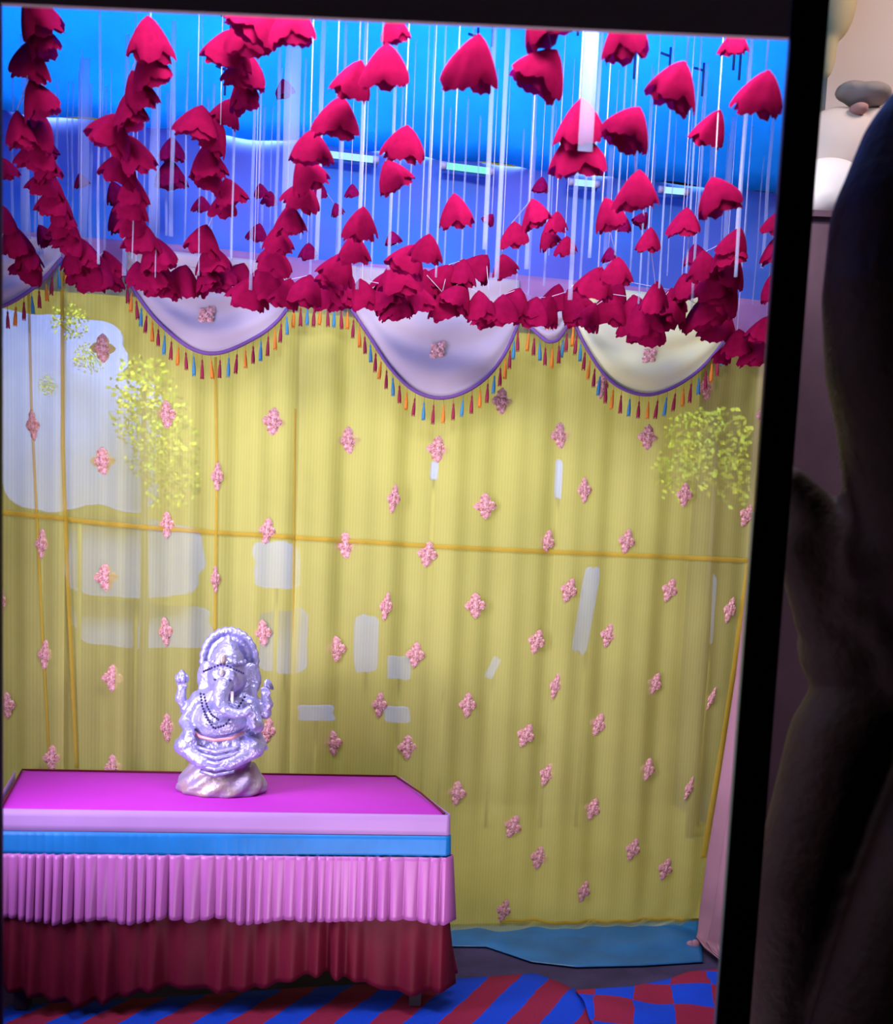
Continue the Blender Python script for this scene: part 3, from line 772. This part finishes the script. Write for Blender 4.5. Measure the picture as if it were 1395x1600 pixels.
def skirt(name, zt, zb, mat, off, depth_fn, flare, hem=None, nv=14, fr=1.0):
    m = MB()
    def fn(a, b):
        p, n, d = skirt_path(a); n = out_of(n, p)
        zlow = zb + (hem(d) if hem else 0)
        z = zt + (zlow - zt) * b
        q = p + n * (off + pleat(d, depth_fn(b), fr) + flare * b)
        return Vector((q.x, q.y, z))
    m.grid(fn, NS, nv); o = m.build(name, MAT[mat], table); solid(o, 0.003); return o
skirt('border_band', z_band0, z_band1, 'lilac', 0.008, lambda b: 0.0001, 0.002, nv=3)
skirt('blue_band', z_band1 + 0.003, z_blue1, 'blue_band', 0.014, lambda b: 0.0004, 0.003, hem=lambda d: 0.005 * math.sin(d * 4), nv=5)
skirt('pink_frill', z_blue1 + 0.006, z_pink1, 'skirt_pink', 0.024, lambda b: 0.006 + 0.014 * b, 0.016, hem=lambda d: 0.008 * math.sin(d * 23 + 2 * math.sin(d * 5)) + 0.006 * math.sin(d * 11))
def hem_l(d):
    return 0.03 * math.sin(d * 4.1 + 0.8) + 0.022 * math.sin(d * 11 + 1) + 0.012
skirt('maroon_skirt', z_pink1 + 0.03, z_mar1, 'skirt_maroon', 0.016, lambda b: 0.003 + 0.024 * b, 0.034, hem=hem_l, fr=0.52)
for c in (c_fl, c_fr, c_br, c_bl):
    q = c.lerp(cen, 0.09)
    lb = 0.046 if q.y < cen.y else 0.0
    MB().box((q.x, q.y, (TZ - 0.04 + lb) / 2), (0.045, 0.045, TZ - 0.04 - lb)).build('leg', MAT['wood'], table, smooth=False)

# ------------------------------------------------------------------ silver idol
IP = at_z(346, 1236, TZ)                      # where it stands on the table
IP.z = TZ + 0.002
SI = IP.y / F
idol = empty('elephant_headed_idol', IP, 'silver elephant-headed idol with round halo seated on the magenta table', 'statue')
def ip(px, py, dy=0.0): return IP + Vector(((px - 346 + (1240 - py) * 0.012) * SI, dy * SI, (1240 - py) * SI))
def rad(r): return r * SI
b = MB()
E = lambda x, y, dy, rx, rz, ry, rot=None: b.ball(ip(x, y, dy), (rad(rx), rad(ry), rad(rz)), 24, 14, rot=rot)
E(346, 1168, 0, 58, 28, 44); E(346, 1192, -4, 46, 26, 40)                       # seated lap and drape
for sx in (-1, 1):
    b.chain([ip(346 + sx*20, 1158, -18), ip(346 + sx*50, 1164, -26), ip(346 + sx*63, 1163, -18)], [rad(24), rad(18), rad(9)])   # thighs and knees
    b.chain([ip(346 + sx*58, 1166, -26), ip(346 + sx*20, 1186, -44), ip(346 - sx*10, 1192, -44)], [rad(13), rad(12), rad(8)])   # folded shins
    b.chain([ip(346 + sx*46, 1140, -6), ip(346 + sx*70, 1167, -8)], [rad(13), rad(4)])                                            # flared cloth points
E(346, 1124, -14, 44, 34, 40); E(346, 1092, -2, 46, 24, 28); E(346, 1112, -4, 42, 34, 34)
E(344, 1134, -26, 32, 22, 26)
# four arms with hands
b.chain([ip(306, 1094, -2), ip(286, 1112, 2), ip(277, 1094, -2), ip(280, 1078, -6)], [rad(14), rad(11), rad(9), rad(7)])
b.chain([ip(388, 1094, -2), ip(410, 1112, 2), ip(415, 1098, -2), ip(411, 1082, -6)], [rad(14), rad(11), rad(9), rad(7)])
b.chain([ip(308, 1098, -12), ip(292, 1128, -24), ip(306, 1142, -48)], [rad(13), rad(11), rad(8)])
b.chain([ip(386, 1098, -12), ip(404, 1130, -24), ip(402, 1124, -48), ip(399, 1112, -52)], [rad(13), rad(11), rad(8), rad(7)])
for (hx, hy, dy, up) in ((280, 1076, -8, 1), (411, 1080, -8, 1), (306, 1144, -52, -1), (399, 1110, -54, 1)):
    for q in range(4):
        L = (9, 11, 10.5, 8)[q]
        b.chain([ip(hx - 5 + q * 3.4, hy, dy), ip(hx - 6 + q * 4.0, hy - up * L * 0.6, dy - 2), ip(hx - 6 + q * 4, hy - up * L, dy - 5)], [rad(2.4), rad(2.1), rad(1.6)], 8)
    b.chain([ip(hx + 5, hy + 2, dy), ip(hx + 9, hy - up * 3, dy - 3)], [rad(2.6), rad(2)], 8)
# head, ears, brow, trunk, tusk
E(352, 1058, -18, 29, 30, 28); E(352, 1040, -16, 26, 20, 24)
E(344, 1050, -38, 11, 13, 8); E(362, 1050, -38, 11, 13, 8)
for sx, ex in ((-1, 318), (1, 386)):
    E(ex, 1060, -6, 19, 28, 6, Matrix.Rotation(sx * 0.45, 3, 'Z')); E(ex + sx * 3, 1078, -8, 10, 14, 5)
b.chain([ip(353, 1066, -42), ip(352, 1080, -52), ip(354, 1094, -56), ip(363, 1103, -58), ip(378, 1107, -58), ip(392, 1104, -58), ip(397, 1098, -58)], [rad(14), rad(12.5), rad(11), rad(9.5), rad(8), rad(7), rad(5.5)])
body = b.build('body', MAT['silver'], idol); voxel(body, 0.0052, 3, 0.5)
for ex in (341, 364): MB().ball(ip(ex, 1057, -46), (rad(2.6), rad(2), rad(1.6)), 10, 6).build('eye', MAT['bead'], idol)
for ex, s_ in ((338, -1), (367, 1)): MB().tube([ip(ex, 1076, -44), ip(ex + s_ * 3, 1086, -54), ip(ex + s_ * 5, 1090, -60)], [rad(3), rad(2.4), rad(0.8)], 8).build('tusk', MAT['cushion'], idol)
def beads(pts, r, n):
    sp = []
    for i in range(n):
        t = i / (n - 1) * (len(pts) - 1); k = min(int(t), len(pts) - 2); f = t - k
        sp.append([pts[k][j] + (pts[k+1][j] - pts[k][j]) * f for j in range(3)])
    ns = MB()
    for q in sp: ns.ball(ip(*q), rad(r), 6, 4)
    ns.tube([ip(*q) for q in sp], rad(0.3), 5)
    o = ns.build('bead_necklace', MAT['bead'], idol); o['kind'] = 'stuff'
beads([(316,1082,-32),(322,1100,-42),(332,1116,-54),(346,1130,-62),(362,1124,-60),(376,1102,-46),(384,1084,-32)], 2.1, 26)
beads([(322,1082,-36),(330,1098,-47),(340,1110,-57),(352,1116,-62)], 2.0, 12)
beads([(322,1046,-40),(334,1040,-46),(352,1032,-48),(370,1040,-46),(382,1046,-40)], 2.0, 16)
wc = MB().tube([ip(306, 1140, -34), ip(322, 1146, -48), ip(346, 1149, -56), ip(370, 1146, -50), ip(386, 1138, -36)], rad(2.6), 8).build('waist_cord', MAT['copper'], idol)
# draped folds over the lap
fd = MB()
for k in range(5):
    y = 1158 + k * 9
    fd.tube([ip(300 + k*6, y - 2, -30), ip(324, y + 6, -48), ip(348, y + 10, -54), ip(374, y + 4, -48), ip(396 - k*5, y - 6, -30)], [rad(1), rad(2.6), rad(3.2), rad(2.6), rad(1)], 8)
fd.build('cloth_fold', MAT['silver'], idol)
# crown
cr = MB().lathe([(rad(27), 0), (rad(28), rad(4)), (rad(25), rad(7)), (rad(24), rad(14)), (rad(19), rad(22)), (rad(17), rad(24)), (rad(13), rad(33)), (rad(6), rad(38)), (rad(5), rad(42)), (rad(1), rad(46))], ip(352, 1036, -14), 28)
for k in range(14):
    a = 2 * PI * k / 14; cr.ball(ip(352, 1031, -14) + Vector((rad(27) * math.cos(a), rad(27) * math.sin(a), 0)), rad(3.2), 8, 5)
crown = cr.build('crown', MAT['silver'], idol)
jw = MB().ball(ip(351, 1026, -42), (rad(5), rad(3), rad(8)), 12, 8).ball(ip(351, 1046, -47), (rad(4), rad(2), rad(6)), 12, 8).build('forehead_jewel', MAT['silver_warm'], idol)
# halo: dished disc with raised scalloped rim
hl = MB(); hc = ip(349, 1034, 16)
def halo(u, v):
    th = 2 * PI * u; t = v
    R = 46 * t * (1 + 0.02 * t ** 3 * math.sin(26 * th)); rz = 1.16
    y = -3 * t * t + (5 * math.exp(-((t - 0.9) / 0.08) ** 2) * -1) - 2.5 * math.exp(-((t - 0.66) / 0.05) ** 2)
    return hc + Vector((rad(R) * math.cos(th), rad(y), rad(R * rz) * math.sin(th)))
hl.grid(lambda u, v: halo(u, 0.02 + 0.98 * v), 104, 22, wrap=True)
hb = hl.build('halo', MAT['silver'], idol); solid(hb, rad(5))
MB().tube([hc + Vector((rad(30) * math.cos(t), rad(-4), rad(36) * math.sin(t))) for t in [PI * k / 24 for k in range(25)]], rad(1.8), 8).build('halo_band', MAT['copper'], hb)
# held things
lot = MB().lathe([(rad(2), 0), (rad(2.5), rad(8)), (rad(8), rad(13)), (rad(9.5), rad(18)), (rad(6), rad(25)), (rad(1), rad(30))], ip(280, 1078, -8), 12)
for k in range(6):
    a = PI * k / 3; lot.ball(ip(280, 1062, -8) + Vector((rad(7) * math.cos(a), rad(7) * math.sin(a), 0)), (rad(4), rad(4), rad(7)), 8, 6)
lot.build('lotus_bud', MAT['silver'], idol)
axe = MB().tube([ip(410, 1084, -8), ip(412, 1064, -8), ip(413, 1058, -8)], [rad(3), rad(3), rad(2)], 8)
axe.add([ip(410, 1060, -11), ip(424, 1074, -8), ip(424, 1070, -8), ip(418, 1058, -8), ip(410, 1072, -11), ip(410, 1060, -5), ip(410, 1072, -5)], [(0, 4, 1, 2, 3), (5, 3, 2, 1, 6), (0, 3, 5), (4, 6, 1), (0, 5, 6, 4)])
axe.build('axe', MAT['silver'], idol)
# pedestal with wrapped folds
pd = MB()
prof = [(0, 1241.5), (66, 1241), (70, 1236), (70, 1228), (66, 1219), (60, 1210), (55, 1202), (50, 1194), (0, 1192)]
def ped(u, v):
    k = v * (len(prof) - 1); i = min(int(k), len(prof) - 2); f = k - i
    R = prof[i][0] + (prof[i+1][0] - prof[i][0]) * f; y = prof[i][1] + (prof[i+1][1] - prof[i][1]) * f
    th = 2 * PI * u
    R *= 1 + 0.03 * math.sin(th * 11 + y * 0.22) * (1 if 0.1 < v < 0.9 else 0)
    return ip(346, min(y, 1240)) + Vector((rad(R) * math.cos(th), rad(R * 0.72) * math.sin(th), 0))
pd.grid(ped, 90, 32, wrap=True); pd.build('pedestal', MAT['silver_warm'], idol)

# ------------------------------------------------------------------ floor coverings
def floor_poly(name, pxs, z, thick, mat, label, cat, wave=0.0, nu=40, nv=16):
    (a, b_, c, d) = pxs                     # far-left, far-right, near-right, near-left polylines ends (far edge may be a polyline)
    far = [at_z(x, y, 0) for x, y in a]; near = [at_z(x, y, 0) for x, y in d]
    def pl(L, t):
        t *= len(L) - 1; k = min(int(t), len(L) - 2); return L[k].lerp(L[k+1], t - k)
    def fn(u, v):
        p = pl(far, u).lerp(pl(near, u), v)
        return Vector((p.x, p.y, z + wave * math.sin(PI * v) * (0.5 + 0.5 * noise.noise(Vector((p.x * 5, p.y * 7, 3))))))
    o = MB().grid(fn, nu, nv).build(name, mat); solid(o, thick, 1.0); tag(o, label, cat); return o
floor_poly('tarpaulin', ([(600, 1446), (725, 1450), (900, 1448), (1090, 1440)], None, None, [(600, 1480), (760, 1482), (830, 1506), (900, 1514), (1000, 1512), (1098, 1506)]), 0.006, 0.004, MAT['tarp'], 'shiny blue tarpaulin on the ground in front of the yellow curtain', 'tarpaulin', wave=0.022, nu=80, nv=30)
_a, _b = at_z(410, 1570, 0), at_z(428, 1600, 0)
ang = math.atan2(_b.x - _a.x, _a.y - _b.y)
floor_poly('carpet', ([(-300, 1604), (50, 1586), (250, 1574), (480, 1558), (725, 1543), (770, 1540), (835, 1535), (870, 1548), (900, 1562), (985, 1562)], None, None, [(-900, 2300), (0, 2300), (1500, 2300)]), 0.034, 0.006, carpet_mat('blue_red_stripes', ang, 0.214, 0), 'blue and red striped carpet running in front of the table', 'carpet', wave=0.004, nu=60, nv=24)
floor_poly('carpet', ([(898, 1566), (985, 1560), (1044, 1548), (1075, 1536), (1135, 1530)], None, None, [(930, 1640), (1000, 1640), (1080, 1640), (1150, 1640), (1200, 1640)]), 0.045, 0.006, carpet_mat('blue_red_blocks', ang * 0.4, 0.30, 0.2), 'crumpled blue and red block-woven carpet at lower right corner', 'carpet', wave=0.05, nu=60, nv=24)

# ------------------------------------------------------------------ pink side drape at the right, tied near the floor
dr = empty('side_drape', at_z(1100, 1470, 0), 'dusty pink drape tied low beside the right end of the yellow curtain', 'drape')
outer_top = Vector((1.60, 3.0, 3.4))
DL = [(1218, 430), (1205, 580), (1190, 740), (1174, 880), (1150, 1060), (1124, 1210), (1100, 1340), (1088, 1430), (1084, 1475), (1100, 1502), (1122, 1532)]
DRX = [(1244, 430), (1234, 580), (1224, 740), (1216, 880), (1206, 1060), (1196, 1210), (1184, 1340), (1170, 1430), (1140, 1478), (1150, 1520), (1180, 1570)]
def drape_fn(a, b):
    t = b * (len(DL) - 1); k = min(int(t), len(DL) - 2); f = t - k
    lx = DL[k][0] + (DL[k+1][0] - DL[k][0]) * f; ly = DL[k][1] + (DL[k+1][1] - DL[k][1]) * f
    rx = DRX[k][0] + (DRX[k+1][0] - DRX[k][0]) * f; ry = DRX[k][1] + (DRX[k+1][1] - DRX[k][1]) * f
    Yl = wall(lx, 900, 0.03).y if t < 7 else wall(1090, 900, 0.03).y + (t - 7) * -0.13
    Yr = Yl - 0.55 if t < 7 else Yl - 0.55 + min(1, (t - 7)) * 0.35
    L = at(lx, ly, Yl); R = at(rx, ry, Yr)
    p = L.lerp(R, a)
    gather = 1.0 - 0.6 * math.exp(-((t - 8) / 0.8) ** 2)
    p += Vector((0.6, -0.8, 0)) * 0.028 * gather * math.sin(a * 22 + 2.5 * b + 0.8 * math.sin(b * 7))
    p.z = max(p.z, 0.03 + 0.01 * math.sin(a * 20))
    return p
solid(MB().grid(drape_fn, 60, 70).build('cloth', MAT['drape'], dr), 0.004)
kc = at(1082, 1484, wall(1090, 900, 0.1).y - 0.1)
kn = MB()
for k in range(5):
    a = k * 1.2; kn.ball(kc + Vector((0.02 * math.cos(a), -0.01, 0.025 * math.sin(a))), (0.022, 0.02, 0.03), 10, 8)
kn.build('knot', MAT['drape'], dr)

# ------------------------------------------------------------------ black device frame the picture is seen through
FY = 2.2; FT = 0.022
in_tr = at(1235, 48, FY); in_br = at(1121, 1600, FY)
x_in = (in_tr.x + in_br.x) / 2
o_tr = at(1294, 40, FY)
x_out = o_tr.x
z_in_top = (at(0, 12, FY).z + at(1235, 48, FY).z) / 2
x_in_l = at(4, 1590, FY).x - 0.006
z_bot = at(600, 1760, FY).z
dev = empty('phone', (0, FY, z_bot - 0.3), 'black phone bezel surrounding the bright picture, held at right', 'phone')
print('frame', x_in_l, x_in, x_out, z_in_top, z_bot)
def rounded(x0, x1, z0, z1, r, n=8):
    out = []
    for (cx_, cz_, a0) in ((x1 - r, z1 - r, 0), (x0 + r, z1 - r, PI/2), (x0 + r, z0 + r, PI), (x1 - r, z0 + r, 1.5*PI)):
        for i in range(n + 1):
            t = a0 + PI/2 * i / n; out.append((cx_ + r * math.cos(t), cz_ + r * math.sin(t)))
    return out
STR = 0.26                                     # unlit strip of screen above the picture
bw_ = x_out - x_in
inner = rounded(x_in_l, x_in, z_bot, z_in_top + STR, 0.004)
outer = rounded(x_in_l - bw_, x_out, z_bot - 0.30, z_in_top + STR + 0.12, 0.10)
N = len(inner)
fm = MB(); vs = []
for y in (FY, FY + FT):
    vs += [(x, y, z) for x, z in outer] + [(x, y, z) for x, z in inner]
fs = []
for i in range(N):
    j = (i + 1) % N
    fs.append((i, j, N + j, N + i)); fs.append((2*N + i, 3*N + i, 3*N + j, 2*N + j))
    fs.append((i, 2*N + i, 2*N + j, j)); fs.append((N + i, N + j, 3*N + j, 3*N + i))
fm.add(vs, fs); fr = fm.build('bezel', MAT['bezel'], dev, smooth=False)
bv = fr.modifiers.new('bevel', 'BEVEL'); bv.width = 0.006; bv.segments = 2; bv.limit_method = 'ANGLE'
MB().box(((x_in_l + x_in) / 2, FY + 0.012, z_in_top + STR / 2), (x_in - x_in_l - 0.002, 0.012, STR - 0.002)).build('dark_screen_strip', MAT['strip'], dev, smooth=False)
ez0, ez1 = z_bot + 0.05, at(1190, 800, FY).z
MB().box((x_in - 0.001, FY + 0.012, (ez0 + ez1) / 2), (0.002, 0.018, ez1 - ez0)).build('screen_edge', MAT['edge'], dev, smooth=False)

# ------------------------------------------------------------------ hand gripping the right edge
hand = MB()
def hp(px, py, Y): return at(px, py, Y)
def hr(r, Y=2.15): return r * Y / F
# thumb: two segments and a rounded tip, pointing up along the device edge
hand.chain([hp(1478, 900, 2.24), hp(1460, 760, 2.19), hp(1447, 640, 2.15), hp(1440, 560, 2.13)], [hr(140), hr(132), hr(130), hr(137)], 22)
hand.chain([hp(1440, 560, 2.13), hp(1432, 450, 2.115), hp(1442, 350, 2.115), hp(1478, 250, 2.12), hp(1522, 170, 2.13), hp(1550, 128, 2.14)], [hr(137), hr(133), hr(132), hr(126), hr(106), hr(74)], 22)
hand.ball(hp(1462, 470, 2.07), (hr(92), hr(64), hr(150)), 20, 12)                      # soft pad of the thumb
# web of skin between thumb and palm, and the palm behind the device edge
hand.chain([hp(1236, 752, 2.30), hp(1290, 838, 2.31), hp(1352, 930, 2.32), hp(1430, 960, 2.30)], [hr(26), hr(56), hr(94), hr(130)], 18)
hand.chain([hp(1256, 850, 2.32), hp(1300, 960, 2.34), hp(1345, 1010, 2.36), hp(1470, 1020, 2.30)], [hr(48), hr(64), hr(105), hr(150)], 18)
hand.chain([hp(1290, 832, 2.31), hp(1400, 860, 2.26)], [hr(54), hr(110)], 18)
hand.ball(hp(1500, 1130, 2.36), (hr(190), hr(120), hr(300)), 24, 16)
# four fingers curled round the lower edge, each three joints
hand.chain([hp(1400, 1030, 2.36), hp(1322, 1160, 2.34), hp(1262, 1380, 2.34), hp(1246, 1620, 2.36), hp(1250, 1700, 2.40)], [hr(100), hr(98), hr(92), hr(84), hr(62)], 18)
hand.chain([hp(1530, 1060, 2.26), hp(1500, 1230, 2.18), hp(1430, 1440, 2.14), hp(1352, 1660, 2.14), hp(1320, 1760, 2.18)], [hr(112), hr(108), hr(104), hr(98), hr(70)], 18)
hand.chain([hp(1640, 1120, 2.24), hp(1640, 1320, 2.16), hp(1570, 1540, 2.12), hp(1510, 1720, 2.14)], [hr(108), hr(104), hr(96), hr(70)], 18)
hand.chain([hp(1740, 1180, 2.26), hp(1760, 1380, 2.20), hp(1720, 1560, 2.17), hp(1680, 1680, 2.18)], [hr(96), hr(90), hr(82), hr(60)], 18)
# wrist leaving the picture to the right
hand.chain([hp(1560, 1130, 2.38), hp(1800, 1180, 2.42), hp(2100, 1260, 2.5)], [hr(210), hr(190), hr(180)], 22)
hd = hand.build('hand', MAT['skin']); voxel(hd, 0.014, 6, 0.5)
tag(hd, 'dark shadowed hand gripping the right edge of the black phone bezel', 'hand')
nl = MB()
def nail_fn(a, b):
    x = 1500 + (a - 0.5) * 120 * (1 - 0.25 * b) + 50 * b; y = 300 - 130 * b
    p = hp(x, y, 2.13); arch = 1 - (2 * a - 1) ** 2
    return p + Vector((0, -hr(118) + 0.03 + 0.06 * b - 0.022 * arch, 0))
nl.grid(nail_fn, 10, 10); no = nl.build('thumb_nail', MAT['skin'], hd); solid(no, 0.012)
cre = MB()
for k in range(6):
    y = 905 + k * 9
    cre.tube([hp(1332 + k * 0.5, y + 5, 2.222), hp(1346, y, 2.212), hp(1364, y + 1, 2.205)], [0.001, 0.003, 0.001], 6)
cre.build('knuckle_crease', MAT['skin'], hd)
fz = MB(); rz = random.Random(4)
for k in range(46):
    y = rz.uniform(400, 770); p = hp(1304 + rz.uniform(-3, 8) + max(0, y - 600) * 0.1, y, 2.13)
    fz.tube([p, p + Vector((-0.010, -0.004, -0.008 + rz.uniform(-.005, .005))), p + Vector((-0.013, -0.004, -0.024))], [0.0009, 0.0007, 0.0003], 4)
fh = fz.build('fine_hair', MAT['hair'], hd); fh['kind'] = 'stuff'

# ------------------------------------------------------------------ the room seen between bezel and hand
def blob(name, parts, label, cat, mat):
    m = MB(); c = at(parts[0][0], parts[0][1], parts[0][2]); root = None
    for (x, y, Y, rx, rz_) in parts:
        p = at(x, y, Y); m.ball(p, (rx * Y / F, min(0.12, rx * Y / F), rz_ * Y / F), 28, 18)
    o = m.build(name, mat); voxel(o, 0.014, 8, 0.5); tag(o, label, cat); return o
RY = 5.05
cab_z = at(1300, 338, RY).z; cx0 = at(1246, 340, RY).x; cx1 = cx0 + 1.7
cab = empty('tall_cabinet', ((cx0 + cx1) / 2, RY, 0), 'dark plum tall cabinet seen between the bezel and the thumb', 'cabinet')
o = MB().box(((cx0 + cx1) / 2, RY + 0.22, cab_z / 2 + 0.04), (cx1 - cx0, 0.5, cab_z - 0.12)).build('body', MAT['sofa'], cab, smooth=False)
o = MB().box(((cx0 + cx1) / 2, RY + 0.22, cab_z - 0.01), (cx1 - cx0 + 0.06, 0.56, 0.03)).build('top', MAT['sofa'], cab, smooth=False)
MB().box(((cx0 + cx1) / 2, RY + 0.24, 0.04), (cx1 - cx0 - 0.08, 0.44, 0.08)).build('plinth', MAT['wood'], cab, smooth=False)
for k in range(3):
    dw = (cx1 - cx0) / 3
    d = MB().box((cx0 + dw * (k + 0.5), RY - 0.04, cab_z / 2 + 0.04), (dw - 0.012, 0.025, cab_z - 0.2)).build('door', MAT['sofa'], cab, smooth=False)
    MB().ball((cx0 + dw * (k + 0.85), RY - 0.065, 1.6), 0.02, 12, 8).build('knob', MAT['wood'], d)
blob('bundle', [(1292, 296, RY + 0.12, 62, 44), (1275, 310, RY + 0.12, 60, 32), (1330, 312, RY + 0.14, 50, 30)], 'pale blush cloth bundle on the plum cabinet between bezel and thumb', 'bundle', MAT['cushion'])
blob('bundle', [(1310, 226, RY + 0.3, 62, 52), (1360, 230, RY + 0.32, 60, 56)], 'pinkish beige bundle stacked behind the pale blush one', 'bundle', MAT['bundle'])
blob('handbag', [(1356, 150, RY + 0.25, 34, 14), (1330, 143, RY + 0.25, 24, 12)], 'grey felt bag hanging beside the thumb tip', 'bag', MAT['grey_bag'])
blob('pouch', [(1342, 170, RY + 0.2, 15, 8)], 'small dull red pouch under the grey felt bag', 'pouch', MAT['red_felt'])
blob('wall_hanging', [(1306, 0, RY + 0.4, 30, 60), (1294, 80, RY + 0.4, 12, 40)], 'ochre cloth hanging beside the top right of the bezel', 'cloth', MAT['ochre'])
